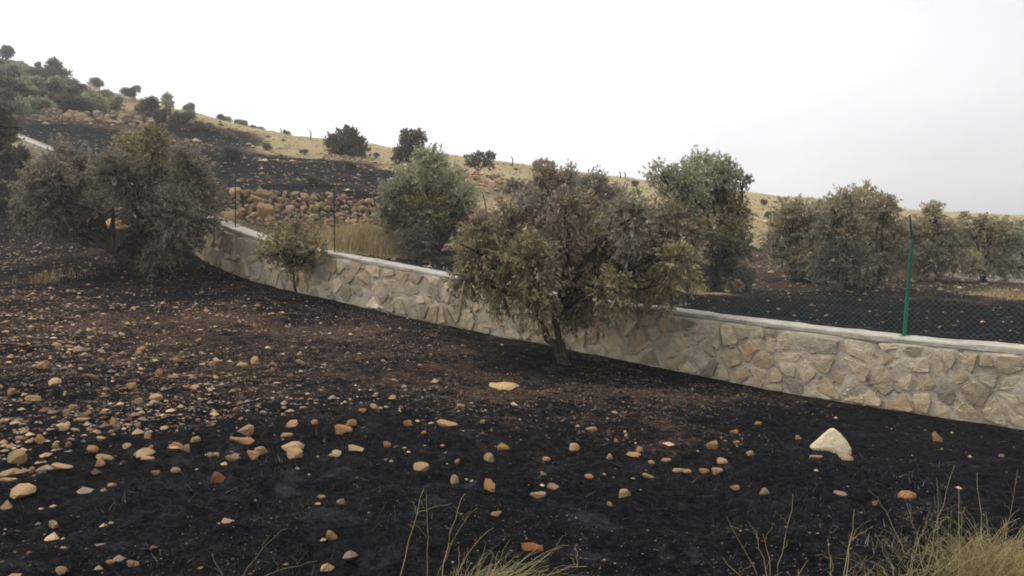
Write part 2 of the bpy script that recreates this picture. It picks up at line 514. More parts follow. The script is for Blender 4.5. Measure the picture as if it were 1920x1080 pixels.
class Plate:
    def __init__(self, pts, lam=0.02):
        self.c = pts[:, :2] / 10.0
        n = len(pts)
        r2 = ((self.c[:, None] - self.c[None]) ** 2).sum(-1)
        K = 0.5 * r2 * np.log(r2 + 1e-12) + lam * np.eye(n)
        A = np.zeros((n + 3, n + 3))
        A[:n, :n] = K
        A[:n, n] = 1
        A[:n, n + 1:] = self.c
        A[n, :n] = 1
        A[n + 1:, :n] = self.c.T
        self.w = np.linalg.solve(A, np.concatenate([pts[:, 2], [0, 0, 0]]))

    def __call__(self, x, y):
        x, y = np.ravel(x) / 10.0, np.ravel(y) / 10.0
        n = len(self.c)
        z = self.w[n] + self.w[n + 1] * x + self.w[n + 2] * y
        for k in range(n):
            r2 = (x - self.c[k, 0]) ** 2 + (y - self.c[k, 1]) ** 2
            z = z + self.w[k] * 0.5 * r2 * np.log(r2 + 1e-12)
        return z


plate_f, plate_b = Plate(f_all, 0.002), Plate(b_all, 0.0015)


def shepard(pts, val, x, y, power=3.0):
    num = np.zeros((len(x), val.shape[1]))
    den = np.zeros(len(x))
    for k in range(len(pts)):
        d2 = (x - pts[k, 0]) ** 2 + (y - pts[k, 1]) ** 2 + 0.05
        w = d2 ** (-power / 2)
        num += w[:, None] * val[k]
        den += w
    return num / den[:, None]


def height(x, y, relief=True):
    shp = np.shape(x)
    x, y = np.ravel(x).astype(float), np.ravel(y).astype(float)
    sd = wall_side(x, y)
    r = np.hypot(x, y)
    front = sd < 0.16
    z = np.where(front, plate_f(x, y), plate_b(x, y))
    if relief:
        away = np.clip(np.abs(sd - 0.16) / 0.9, 0.12, 1)
        z = z + away * (0.10 * fbm(x, y, 1.9, 3, 11) + (0.055 + 0.045 * np.clip(1.6 - r / 8, 0, 1)) * fbm(x, y, 0.42, 3, 23) + np.clip(1.3 - r / 26, 0, 1) * 0.035 * fbm(x, y, 0.13, 3, 29, 0.6))
        z = z + np.clip((r - 30) / 40, 0, 1) * 0.9 * fbm(x, y, 9.0, 3, 5)
    return z.reshape(shp)


def on_ground(px, py, near=2.2, far=160.0, front_only=False):
    """world points where sight lines through photograph pixels first meet the terrain"""
    px, py = np.atleast_1d(px).astype(float), np.atleast_1d(py).astype(float)
    D = ray(px, py)
    ts = np.geomspace(near, far, 420)
    X = D[:, 0:1] * ts
    Y = np.broadcast_to(ts, X.shape)
    Z = EYE[2] + D[:, 2:3] * ts
    below = Z < height(X, Y)
    hit = np.argmax(below, 1)
    hit[~below.any(1)] = len(ts) - 1
    t = ts[hit]
    x, y = D[:, 0] * t, t
    return np.stack([x, y, height(x, y)], 1)


az_front = np.linspace(-44, 44, 520)
az_rest = np.linspace(44, 316, 70)[1:-1]
az = np.radians(np.concatenate([az_front, az_rest]))
rad = np.concatenate([[0.4], np.geomspace(1.2, 205, 760)])
AZ, RR = np.meshgrid(az, rad)
gx, gy = RR * np.sin(AZ), RR * np.cos(AZ)
gz = height(gx, gy)
na, nr = len(az), len(rad)
i, j = np.meshgrid(np.arange(nr - 1), np.arange(na), indexing='ij')
j2 = (j + 1) % na
quads = np.stack([i * na + j, (i + 1) * na + j, (i + 1) * na + j2, i * na + j2], -1).reshape(-1, 4)[:, ::-1]
gxf, gyf = gx.ravel(), gy.ravel()
gsd = wall_side(gxf, gyf)
cover = np.where((gsd < 0.16)[:, None], shepard(f_pts, f_attr, gxf, gyf), shepard(b_pts, b_attr, gxf, gyf))
centre = np.array([[0, 0, height(np.array([0.0]), np.array([0.0]))[0]]])
verts = np.concatenate([np.stack([gxf, gyf, gz.ravel()], 1), centre])
verts_range = (verts[:, 2].min(), verts[:, 2].max())
tris = np.stack([np.arange(na), (np.arange(na) + 1) % na, np.full(na, nr * na)], 1)
cover = np.concatenate([cover, [[1, 0, 0]]])
add('ground', build_mesh('ground', verts, quads, tris, smooth=True, attrs={'cover': cover}), M_GROUND, kind='structure')

# ------------------------------------------------------------------ stone wall with coping and individual stones
WALL_D = 0.42
wall = add('stone_wall', None, loc=(WX[450], WY[450], WF[450]), cat='wall',
           label='long rubble stone wall with grey concrete coping running down the slope')
woff = np.array(wall.location)

s_vis0, s_vis1 = ws0[1], ws0[-3]
sg = np.arange(s_vis0 - 3, s_vis1 + 2, 0.06)
tg = np.linspace(-0.35, 1.0, 26)
SG, TG = np.meshgrid(sg, tg, indexing='ij')
x, y, zt, zf, nx, ny = wall_at(SG)
h = zt - 0.075 - zf
dep = 0.004 + 0.050 * fbm(SG, TG * 1.0, 0.30, 4, 41) + 0.016 * fbm(SG, TG, 0.07, 2, 43)
fx = np.stack([x + nx * dep, y + ny * dep, zf + np.where(TG < 0, TG, TG * h)], -1)
ns, nt_ = SG.shape
i, j = np.meshgrid(np.arange(ns - 1), np.arange(nt_ - 1), indexing='ij')
q = np.stack([i * nt_ + j, (i + 1) * nt_ + j, (i + 1) * nt_ + j + 1, i * nt_ + j + 1], -1).reshape(-1, 4)
front_n = ns * nt_
x1, y1, zt1, zf1, nx1, ny1 = wall_at(sg)
back = np.stack([np.stack([x1 - nx1 * WALL_D, y1 - ny1 * WALL_D, zt1 - 0.075], -1),
                 np.stack([x1 - nx1 * WALL_D, y1 - ny1 * WALL_D, zf1 - 0.35], -1)], 1)
k = np.arange(ns - 1)
tq = np.stack([k * nt_ + nt_ - 1, (k + 1) * nt_ + nt_ - 1, front_n + (k + 1) * 2, front_n + k * 2], -1)
bq = np.stack([front_n + k * 2, front_n + (k + 1) * 2, front_n + (k + 1) * 2 + 1, front_n + k * 2 + 1], -1)
wv = np.concatenate([fx.reshape(-1, 3), back.reshape(-1, 3)]) - woff
add('mortar_core', build_mesh('mortar_core', wv, np.concatenate([q, tq, bq]), smooth=True), M_MORTAR, wall)

# coping: rounded concrete strip with an uneven edge
prof = [(0.016, -0.068), (0.022, -0.02), (0.012, 0.0), (-0.20, 0.012), (-WALL_D - 0.01, 0.002), (-WALL_D - 0.02, -0.085)]
cv = []
for (o_, z_) in prof:
    wob = 0.035 * fbm(sg, np.full_like(sg, o_ * 9), 0.5, 3, 61)
    cv.append(np.stack([x1 + nx1 * (o_ + wob), y1 + ny1 * (o_ + wob), zt1 + z_ + 0.022 * fbm(sg, np.full_like(sg, o_ * 5), 0.8, 3, 63) + 0.012 * fbm(sg, np.full_like(sg, o_ * 31), 0.15, 2, 67)], -1))
cv = np.stack(cv, 1)
npf = len(prof)
i, j = np.meshgrid(np.arange(ns - 1), np.arange(npf), indexing='ij')
j2 = (j + 1) % npf
q = np.stack([i * npf + j, (i + 1) * npf + j, (i + 1) * npf + j2, i * npf + j2], -1).reshape(-1, 4)
chip_g = np.random.default_rng(65)
n_chip = 3600
cs = chip_g.uniform(float(np.interp(300, WST[:, 0], ws0[:len(WST)])), s_vis1, n_chip)
ct = chip_g.random(n_chip)
cx_, cy_, czt, czf, cnx, cny = wall_at(cs)
csz = np.clip(chip_g.lognormal(-3.25, 0.5, n_chip), 0.012, 0.11)
cb = chip_g.normal(0, 0.42, (n_chip, 6, 3)) + np.array([(1, 0, 0), (-1, 0, 0), (0, 1, 0), (0, -1, 0), (0, 0, 0.8), (0, 0, -0.8)])
cb *= (csz / 2)[:, None, None] * chip_g.uniform(0.6, 1.5, (n_chip, 1, 3))
tdx, tdy = -cny, cnx
cpt = np.stack([cx_[:, None] + cb[..., 0] * tdx[:, None] + cb[..., 1] * 0.6 * cnx[:, None], cy_[:, None] + cb[..., 0] * tdy[:, None] + cb[..., 1] * 0.6 * cny[:, None],
                (czf + ct * (czt - czf - 0.08))[:, None] + cb[..., 2]], -1)
cf = np.array([(0, 2, 4), (2, 1, 4), (1, 3, 4), (3, 0, 4), (2, 0, 5), (1, 2, 5), (3, 1, 5), (0, 3, 5)])
cfa = (cf[None] + (np.arange(n_chip) * 6)[:, None, None]).reshape(-1, 3)
chip_c = np.array([(0.42, 0.35, 0.25), (0.50, 0.43, 0.32), (0.34, 0.28, 0.21), (0.58, 0.51, 0.40), (0.26, 0.21, 0.155)])[chip_g.integers(0, 5, n_chip)]
add('stone_chips', build_mesh('stone_chips', cpt.reshape(-1, 3) - woff, cfa, attrs={'tint': np.repeat(chip_c, 6, 0)}), attr_material('chip_stone', 0.92, 0.15), wall, kind='stuff')
add('coping', build_mesh('coping', cv.reshape(-1, 3) - woff, q, smooth=False), M_COPING, wall)


def clip_poly(poly, a, nrm):
    """keep the side where (p - a).n < 0"""
    out = []
    dist = [(p[0] - a[0]) * nrm[0] + (p[1] - a[1]) * nrm[1] for p in poly]
    for k in range(len(poly)):
        p, q_ = poly[k], poly[(k + 1) % len(poly)]
        d0, d1 = dist[k], dist[(k + 1) % len(poly)]
        if d0 <= 0:
            out.append(p)
        if (d0 < 0) != (d1 < 0) and abs(d1 - d0) > 1e-12:
            t = d0 / (d0 - d1)
            out.append((p[0] + t * (q_[0] - p[0]), p[1] + t * (q_[1] - p[1])))
    return out


rw = random.Random(5)
seeds = []
s = s_vis1 - 1.0
while s > s_vis0 - 0.3:
    _, yy, zt_, zf_, _, _ = wall_at(np.array(s))
    hh = float(zt_ - zf_) - 0.08
    big = 0.29 if yy < 14.5 else (0.34 if yy < 18.5 else (0.5 if yy < 22 else 0.95))
    rows = max(2, int(round(hh / (big * 0.72))))
    for r_ in range(rows):
        if rw.random() < 0.12:
            continue
        seeds.append((s + (rw.random() - 0.5) * big * 1.25, (r_ + 0.5 + (rw.random() - 0.5) * 1.0) / rows * hh, big * 1.25, hh))
    s -= big * (0.8 + 0.4 * rw.random())
seeds_np = np.array([(a, b_) for a, b_, _, _ in seeds])
n_stone = 0
for k, (sx, sz, big, hh) in enumerate(seeds):
    if n_stone >= 298:
        break
    poly = [(sx - big * 0.95, max(0.0, sz - big)), (sx + big * 0.95, max(0.0, sz - big)), (sx + big * 0.95, min(hh - 0.005, sz + big)), (sx - big * 0.95, min(hh - 0.005, sz + big))]
    dd = ((seeds_np - (sx, sz)) ** 2).sum(1)
    for m_ in np.argsort(dd)[1:16]:
        ox, oz = seeds_np[m_]
        if dd[m_] < 1e-4:
            continue
        poly = clip_poly(poly, ((sx + ox) / 2, (sz + oz) / 2), (ox - sx, oz - sz))
        if len(poly) < 3:
            break
    if len(poly) < 3:
        continue
    pa = np.array(poly)
    c = pa.mean(0)
    ext_ = pa.max(0) - pa.min(0)
    if ext_.min() < 0.07:
        continue
    # soften the corners, open the joint
    nxt = np.roll(pa, -1, 0)
    ch = np.empty((len(pa) * 2, 2))
    ch[0::2], ch[1::2] = pa * 0.88 + nxt * 0.12, pa * 0.12 + nxt * 0.88
    dirs = ch - c
    ln = np.linalg.norm(dirs, axis=1, keepdims=True)
    joint = 0.002 + 0.022 * rw.random()
    nv = len(ch)
    jit = 1 - np.array([rw.random() * 0.22 for _ in range(nv)])[:, None]
    r0 = c + dirs * np.clip((ln - joint) / ln, 0.3, 1) * jit
    r1 = c + (r0 - c) * (0.86 + 0.08 * rw.random())
    cc = c + np.array([(rw.random() - 0.5) * ext_[0] * 0.35, (rw.random() - 0.5) * ext_[1] * 0.35])
    proud = 0.006 + 0.042 * rw.random()
    gs_, gt_ = (rw.random() - 0.5) * 0.34, (rw.random() - 0.62) * 0.36
    d0 = np.full(nv, -0.03)
    d1 = proud + (r1 - c) @ np.array([gs_, gt_]) + np.array([(rw.random() - 0.5) * 0.016 for _ in range(nv)])
    d1 = np.maximum(d1, -0.02)
    dc = proud + float((cc - c) @ np.array([gs_, gt_])) + 0.006 * rw.random()
    st = np.concatenate([r0, r1, [cc]])
    dp = np.concatenate([d0, d1, [dc]])
    x_, y_, zt_, zf_, nx_, ny_ = wall_at(st[:, 0])
    pts = np.stack([x_ + nx_ * dp, y_ + ny_ * dp, zf_ + st[:, 1]], 1)
    o3 = pts.mean(0)
    a_ = np.arange(nv)
    b2 = (a_ + 1) % nv
    qd = np.stack([a_, b2, nv + b2, nv + a_], 1)
    tr = np.stack([nv + a_, nv + b2, np.full(nv, 2 * nv)], 1)
    so = add('stone', build_mesh('stone', pts - o3, qd, tr), M_WALL_STONE, wall, loc=o3 - woff)
    tone = rw.random()
    if tone < 0.07:
        so.color = (1.08, 0.86, 0.72, 1)
    elif tone < 0.28:
        so.color = (1.32, 1.28, 1.2, 1)
    elif tone < 0.5:
        so.color = (0.74, 0.74, 0.75, 1)
    else:
        so.color = (1.0, 0.97, 0.91, 1) if tone < 0.8 else (1.06, 0.98, 0.84, 1)
    n_stone += 1
print('wall stones', n_stone, 'seeds', len(seeds))

# ------------------------------------------------------------------ green fence standing on the coping
fence = add('chain_link_fence', None, loc=(WX[450], WY[450], WT[450]), cat='fence',
            label='green steel posts with thin chain link mesh standing on the wall coping')
foff = np.array(fence.location)
s_of_px = lambda px: np.interp(px, WST[:, 0], ws0[:len(WST)])
post_px = [-45, 30, 112, 200, 310, 427, 613, 905, 1251, 1688]
post_s = [float(s_of_px(p)) for p in post_px] + [float(s_of_px(1688)) + 3.7, float(s_of_px(1688)) + 7.4]
post_info = []
for k, sp in enumerate(post_s):
    x_, y_, zt_, zf_, nx_, ny_ = (float(v) for v in wall_at(np.array(sp)))
    cx, cy = x_ - nx_ * 0.20, y_ - ny_ * 0.20
    lean = (rng.normal(0, 0.03), rng.normal(0, 0.02))
    if post_px[k:k + 1] == [1688]:
        lean = (0.075, 0.0)
    base = np.array([cx, cy, zt_ - 0.03])
    shoulder = base + np.array([lean[0], lean[1], 1.36])
    tip = shoulder + np.array([nx_ * 0.10 - 0.015, ny_ * 0.10, 0.33])
    post_info.append((base, shoulder))
    # angle-section post: two flanges and a lip, then the raked top arm
    w_post = 0.68 if post_px[k:k + 1] == [1688] else 0.5
    prof2 = w_post * np.array([(-0.028, -0.028), (0.028, -0.028), (0.028, -0.020), (-0.018, -0.020), (-0.018, 0.028), (-0.028, 0.028)])
    ring = []
    for pnt in (base, base * 0.5 + shoulder * 0.5, shoulder):
        ring.append(np.stack([pnt[0] + prof2[:, 0], pnt[1] + prof2[:, 1], np.full(6, pnt[2])], 1))
    vv = np.concatenate(ring) - foff
    qq = []
    for r_ in range(2):
        for m_ in range(6):
            qq.append((r_ * 6 + m_, r_ * 6 + (m_ + 1) % 6, r_ * 6 + 6 + (m_ + 1) % 6, r_ * 6 + 6 + m_))
    po = add('post', build_mesh('post', vv - (base - foff), np.array(qq), np.array([[12, 13, 14, 15, 16, 17]])), M_GREEN if w_post > 0.6 else M_OLDGREEN, fence, loc=base - foff)
    av, aq = tubes([(np.array([shoulder - (0, 0, 0.05), shoulder + (0, 0, 0.02), tip]) - base, np.array([0.024, 0.023, 0.016]) * w_post * 1.1)], 4)
    add('raked_arm', build_mesh('raked_arm', av, aq), M_OLDGREEN, po)
    pv = np.array([(-0.07, -0.07, 0.02), (0.07, -0.07, 0.02), (0.07, 0.07, 0.02), (-0.07, 0.07, 0.02), (-0.07, -0.07, 0.045), (0.07, -0.07, 0.045), (0.07, 0.07, 0.045), (-0.07, 0.07, 0.045)])
    add('base_plate', build_mesh('base_plate', pv, np.array([(0, 3, 2, 1), (4, 5, 6, 7), (0, 1, 5, 4), (1, 2, 6, 5), (2, 3, 7, 6), (3, 0, 4, 7)])), M_GREEN, po)
lines = []
pitch_w = 0.075
for (a, a2), (b_, b2_) in zip(post_info[:-1], post_info[1:]):
    Lh = np.linalg.norm((b_ - a)[:2])
    H = 1.28
    n = int(Lh / pitch_w)
    def onp(u, v):
        q_ = a + (b_ - a) * (u / Lh)
        return np.array([q_[0] + 0.02 * math.sin(v * 5 + u), q_[1], q_[2] + 0.06 + v])
    for kk in range(-int(H / pitch_w), n + 1):
        for sg_ in (1, -1):
            u0 = kk * pitch_w
            lo, hi = max(0.0, -u0), min(H, Lh - u0)
            if hi - lo < 0.05:
                continue
            if sg_ == 1:
                p0, p1 = onp(u0 + lo, lo), onp(u0 + hi, hi)
            else:
                p0, p1 = onp(u0 + lo, H - lo), onp(u0 + hi, H - hi)
            lines.append((np.array([p0, p1]) - foff, np.array([0.0022, 0.0022])))
    for hgt in (0.03, 0.66, 1.28):
        lines.append((np.array([onp(0, hgt), onp(Lh / 2, hgt - 0.01), onp(Lh, hgt)]) - foff, np.full(3, 0.002)))
tv, tq_ = tubes(lines, 3)
add('wire_mesh', build_mesh('wire_mesh', tv, tq_), M_WIRE, fence, kind='stuff')

# ------------------------------------------------------------------ olive trees
PAL = {
    'scorched': [(0.34, 0.255, 0.175), (0.27, 0.205, 0.14), (0.42, 0.32, 0.225), (0.23, 0.19, 0.115), (0.175, 0.14, 0.10)],
    'olive': [(0.275, 0.24, 0.125), (0.31, 0.25, 0.14), (0.40, 0.325, 0.185), (0.18, 0.17, 0.09), (0.45, 0.37, 0.21)],
    'green': [(0.37, 0.375, 0.235), (0.42, 0.42, 0.29), (0.28, 0.295, 0.175), (0.50, 0.49, 0.35), (0.33, 0.32, 0.20)],
    'grey': [(0.275, 0.24, 0.18), (0.32, 0.28, 0.215), (0.20, 0.178, 0.13), (0.40, 0.355, 0.28), (0.23, 0.215, 0.135)],
    'ashen': [(0.235, 0.20, 0.145), (0.275, 0.24, 0.175), (0.175, 0.155, 0.11), (0.35, 0.31, 0.235), (0.21, 0.195, 0.12)],
    'pale': [(0.42, 0.355, 0.235), (0.48, 0.41, 0.28), (0.33, 0.29, 0.175), (0.56, 0.49, 0.35), (0.38, 0.335, 0.19)],
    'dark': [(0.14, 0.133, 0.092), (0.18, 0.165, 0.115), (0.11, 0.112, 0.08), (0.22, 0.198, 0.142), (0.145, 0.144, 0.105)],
}


def crown_mesh(name, lobes, palettes, density, leaf, seed, droop=0.0, sparse=0.0):
    """lobes: (centre xyz, radius, palette key). Leaves sit on twigs that run outwards through each lobe."""
    g = np.random.default_rng(seed)
    allv, allc, twig_lines = [], [], []
    for (c, r, pal) in lobes:
        nt = max(16, int(density * r * r / (leaf * leaf) * (6.5 if leaf < 0.079 else 9.5)))
        d = g.normal(size=(nt, 3))
        d[:, 2] += 0.25
        d /= np.linalg.norm(d, axis=1, keepdims=True)
        reach = r * g.uniform(0.62, 1.18, nt)
        reach *= 1 + 0.22 * np.sin(d[:, 0] * 5 + seed) * np.cos(d[:, 2] * 6 + 1.3 * seed)
        start = c + d * (reach * g.uniform(0.05, 0.45, nt))[:, None] + g.normal(0, r * 0.10, (nt, 3))
        tip = c + d * reach[:, None] + g.normal(0, r * 0.08, (nt, 3))
        tip[:, 2] -= droop * r * np.clip(0.6 - d[:, 2], 0, 1.6) * g.uniform(0.3, 1.2, nt)
        nl = 15
        t = g.uniform(0.05, 1.0, (nt, nl)) ** 0.6
        pos = start[:, None] + (tip - start)[:, None] * t[..., None]
        tdir = (tip - start)
        tdir /= np.linalg.norm(tdir, axis=1, keepdims=True) + 1e-9
        ld = tdir[:, None] * 0.75 + g.normal(0, 0.55, (nt, nl, 3))
        ld[..., 2] -= droop * 0.55
        ld /= np.linalg.norm(ld, axis=2, keepdims=True)
        pos, ld = pos.reshape(-1, 3), ld.reshape(-1, 3)
        if sparse:
            keep = g.random(len(pos)) > sparse
            pos, ld = pos[keep], ld[keep]
        n = len(pos)
        side = np.cross(ld, g.normal(size=(n, 3)))
        side /= np.linalg.norm(side, axis=1, keepdims=True) + 1e-9
        ln = leaf * g.uniform(0.65, 1.35, n)[:, None]
        wd = ln * g.uniform(0.14, 0.24, n)[:, None]
        v = np.stack([pos, pos + ld * ln * 0.45 + side * wd, pos + ld * ln, pos + ld * ln * 0.45 - side * wd], 1)
        allv.append(v.reshape(-1, 3))
        pc = np.array(PAL[pal])
        tone = g.uniform(0.82, 1.18)
        pick = np.repeat(g.integers(0, len(pc), nt), nl)
        if sparse:
            pick = pick[keep]
        swap = g.random(n) < 0.45
        pick = np.where(swap, g.integers(0, len(pc), n), pick)
        cc = pc[pick] * tone * g.uniform(0.7, 1.35, n)[:, None]
        pale = g.random(n) < 0.06
        cc[pale] = np.array([0.33, 0.30, 0.23]) * g.uniform(0.7, 1.2, (pale.sum(), 1))
        allc.append(np.repeat(cc, 4, 0))
        for k in range(0, nt, 5):
            mid = (start[k] + tip[k]) / 2 + g.normal(0, r * 0.04, 3)
            twig_lines.append((np.array([start[k], mid, tip[k]]), np.array([leaf * 0.07, leaf * 0.05, leaf * 0.02])))
    v = np.concatenate(allv)
    c = np.concatenate(allc)
    n = len(v) // 4
    f = np.arange(n * 4).reshape(n, 4)
    tv, tq = tubes(twig_lines, 3)
    tc = np.tile([0.05, 0.042, 0.034], (len(tv), 1))
    return np.concatenate([v, tv]), f, tq + len(v), np.concatenate([c, tc])


def limb(p0, p1, r0, r1, g, n=9, bend=0.12):
    p0, p1 = np.asarray(p0, float), np.asarray(p1, float)
    L = np.linalg.norm(p1 - p0)
    mid = (p0 + p1) / 2 + np.clip(g.normal(0, bend, 3), -0.2, 0.2) * L * (1, 1, 0.4) + np.array([0, 0, 0.06 * L])
    pts = bezier(p0, mid, p1, n)
    pts[1:-1] += g.normal(0, 0.018 * L, (n - 2, 3))
    return pts, np.linspace(r0, r1, n)


def olive(base_px, d, lobes_px, label, seed, leaf=None, density=0.62, droop=0.0, trunk_r=0.085, stems=2, fork=0.22, pal='olive', name='olive_tree',
          cat='tree', group=None, depth_ratio=0.8, lean=None, front=True, sparse=0.0):
    g = np.random.default_rng(seed)
    base = P(base_px[0], base_px[1], d)
    base[2] = height(np.array([base[0]]), np.array([base[1]]))[0] - 0.03
    pxs = np.array([l[0] for l in lobes_px], float)
    cx, half = (pxs.min() + pxs.max()) / 2, max(20.0, (pxs.max() - pxs.min()) / 2)
    hw = half * d / F
    leaf = leaf or max(0.062, 0.0040 * d)
    lobes = []
    for kk, l in enumerate(lobes_px):
        off = math.sqrt(max(0.0, 1 - ((l[0] - cx) / half) ** 2 * 0.8)) * hw * depth_ratio
        sgn = (-1, 1, -0.4, 0.45)[kk % 4] * g.uniform(0.4, 0.95)
        dy = sgn * off
        c = P(l[0], l[1], d + dy)
        r = l[2] * (d + dy) / F
        key = l[3] if len(l) > 3 else pal
        lobes.append((c, r * (1.0 if d < 19 else 1.10), key))
    lowest = min(c[2] - r for c, r, _ in lobes)
    root = add(name, None, loc=base, label=label, cat=cat, group=group)
    v, f, tq, c = crown_mesh('crown', lobes, PAL, density, leaf, seed + 100, droop, sparse)
    add('crown', build_mesh('crown', v - base, f, tq, attrs={'tint': c}), M_LEAF, root)
    # trunk, fork and limbs into every lobe
    lines = []
    ctr = np.mean([c_ for c_, _, _ in lobes], 0)
    hgt = ctr[2] - base[2]
    forks = []
    for s_ in range(stems):
        ang = g.uniform(0, 6.28)
        tgt = base + np.array([math.cos(ang) * hw * 0.22, math.sin(ang) * hw * 0.22, hgt * (fork + 0.22 * g.random())])
        if lean is not None:
            tgt[:2] += np.array(lean[s_ % len(lean)]) * hgt
        b0 = base + np.array([math.cos(ang), math.sin(ang), 0]) * trunk_r * 0.5 - (0, 0, 0.08)
        pts, rr = limb(b0, tgt, trunk_r, trunk_r * 0.62, g, 9, 0.06)
        rr[0] *= 1.5
        rr[1] *= 1.15
        lines.append((pts, rr))
        forks.append(tgt)
    for (c_, r_, _) in lobes:
        f0 = forks[int(np.argmin([np.linalg.norm((c_ - q_)[:2]) for q_ in forks]))]
        pts, rr = limb(f0, c_, trunk_r * 0.5, 0.010 + 0.0006 * d, g)
        lines.append((pts, rr))
        for _ in range(4):
            e = c_ + np.clip(g.normal(0, 0.5, 3), -0.7, 0.7) * r_
            st = pts[g.integers(4, 8)]
            p2, r2 = limb(st, e, 0.011 + 0.0005 * d, 0.004 + 0.0002 * d, g, 5)
            lines.append((p2, r2))
    tv, tq2 = tubes(lines, 6)
    add('trunk', build_mesh('trunk', tv - base, tq2, smooth=True), M_BARK, root)
    return root


# the scorched tree in the middle, in front of the wall
olive((1065, 692), 12.7, [
    (893, 470, 52, 'olive'), (952, 432, 60, 'scorched'), (878, 520, 38, 'olive'), (1005, 402, 50, 'grey'), (1060, 398, 42, 'scorched'), (1105, 416, 56, 'scorched'),
    (1180, 412, 54, 'grey'), (1250, 425, 52, 'scorched'), (1272, 487, 44, 'olive'), (1200, 492, 62, 'olive'), (1235, 535, 38, 'olive'), (1100, 500, 66, 'scorched'),
    (1000, 492, 62, 'olive'), (935, 535, 46, 'olive'), (1010, 562, 40, 'olive'), (1075, 568, 40, 'olive'), (1150, 545, 44, 'olive'), (1055, 445, 58, 'scorched'),
    (960, 500, 45, 'olive'), (1130, 460, 50, 'olive'), (905, 430, 34, 'scorched'), (1290, 450, 30, 'scorched')],
    'large scorched brown olive tree with low drooping crown in front of the wall, centre', 3, leaf=0.072, droop=0.55, trunk_r=0.075, stems=2, fork=0.42, density=0.85,
    lean=[(-0.22, -0.05), (0.05, 0.0)])
# the wide grey tree on the left
olive((262, 508), 18.6, [
    (78, 352, 48), (130, 312, 50), (105, 400, 52), (60, 385, 40), (100, 330, 40), (180, 335, 50), (178, 392, 34), (150, 365, 44), (215, 320, 40), (270, 390, 46), (360, 345, 44), (250, 290, 46, 'olive'), (290, 268, 38, 'olive'), (312, 330, 58), (352, 308, 42),
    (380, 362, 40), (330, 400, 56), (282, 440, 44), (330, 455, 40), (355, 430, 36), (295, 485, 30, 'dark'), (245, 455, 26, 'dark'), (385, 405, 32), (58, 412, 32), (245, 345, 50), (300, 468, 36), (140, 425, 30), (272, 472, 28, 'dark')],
    'wide grey leaved olive tree leaning over the left end of the wall', 11, leaf=0.078, density=0.85, trunk_r=0.11, stems=3, fork=0.3, pal='ashen', droop=0.2,
    lean=[(-0.45, 0.0), (0.25, 0.0), (0.0, 0.1)])
# sapling against the wall
olive((553, 549), 17.0, [(520, 462, 32), (560, 440, 30), (592, 466, 26), (540, 490, 27), (500, 478, 20), (575, 492, 20), (545, 462, 30)],
      'small olive sapling with thin bare stem against the wall face', 21, leaf=0.07, density=0.62, trunk_r=0.032, stems=1, fork=0.45, pal='olive', lean=[(-0.18, 0)])
# trees behind the wall
BEHIND = 'olive trees in the grove behind the wall'
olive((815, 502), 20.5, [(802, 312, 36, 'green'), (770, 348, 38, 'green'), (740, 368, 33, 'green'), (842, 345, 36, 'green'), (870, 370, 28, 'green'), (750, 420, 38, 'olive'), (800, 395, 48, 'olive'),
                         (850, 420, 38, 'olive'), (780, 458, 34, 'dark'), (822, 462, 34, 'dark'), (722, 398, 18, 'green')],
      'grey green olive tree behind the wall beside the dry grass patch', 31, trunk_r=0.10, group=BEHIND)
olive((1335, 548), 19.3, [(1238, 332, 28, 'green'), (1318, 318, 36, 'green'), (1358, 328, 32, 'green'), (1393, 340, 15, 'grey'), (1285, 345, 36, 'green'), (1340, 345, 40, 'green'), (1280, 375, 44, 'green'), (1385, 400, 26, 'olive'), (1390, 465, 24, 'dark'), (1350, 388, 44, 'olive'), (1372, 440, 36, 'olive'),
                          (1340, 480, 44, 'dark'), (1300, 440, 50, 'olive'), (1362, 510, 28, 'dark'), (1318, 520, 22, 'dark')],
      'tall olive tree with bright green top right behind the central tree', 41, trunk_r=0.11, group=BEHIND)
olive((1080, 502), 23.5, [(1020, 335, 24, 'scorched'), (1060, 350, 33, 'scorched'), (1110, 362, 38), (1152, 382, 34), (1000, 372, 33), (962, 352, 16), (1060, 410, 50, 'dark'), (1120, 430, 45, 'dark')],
      'brownish olive tree mostly hidden behind the large central tree', 51, trunk_r=0.10, pal='grey', group=BEHIND)
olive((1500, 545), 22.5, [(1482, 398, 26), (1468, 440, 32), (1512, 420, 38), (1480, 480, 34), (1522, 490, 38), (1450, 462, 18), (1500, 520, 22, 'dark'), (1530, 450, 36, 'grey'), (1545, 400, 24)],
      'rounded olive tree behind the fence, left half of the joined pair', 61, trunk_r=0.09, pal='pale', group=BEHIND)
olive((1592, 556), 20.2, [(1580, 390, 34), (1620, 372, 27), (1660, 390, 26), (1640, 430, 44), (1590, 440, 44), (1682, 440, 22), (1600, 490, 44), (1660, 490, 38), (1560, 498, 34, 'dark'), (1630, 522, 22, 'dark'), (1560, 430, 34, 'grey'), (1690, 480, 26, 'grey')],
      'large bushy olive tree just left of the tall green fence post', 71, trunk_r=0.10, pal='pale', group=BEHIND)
olive((1757, 537), 23.5, [(1750, 400, 19), (1742, 430, 28), (1780, 440, 26), (1720, 458, 26), (1760, 480, 34), (1722, 498, 22), (1790, 488, 22), (1702, 440, 24, 'grey'), (1700, 480, 24, 'grey'), (1800, 450, 24, 'grey'), (1762, 450, 34)],
      'olive tree with pointed top and visible trunk just right of the green post', 81, trunk_r=0.09, pal='pale', group=BEHIND)
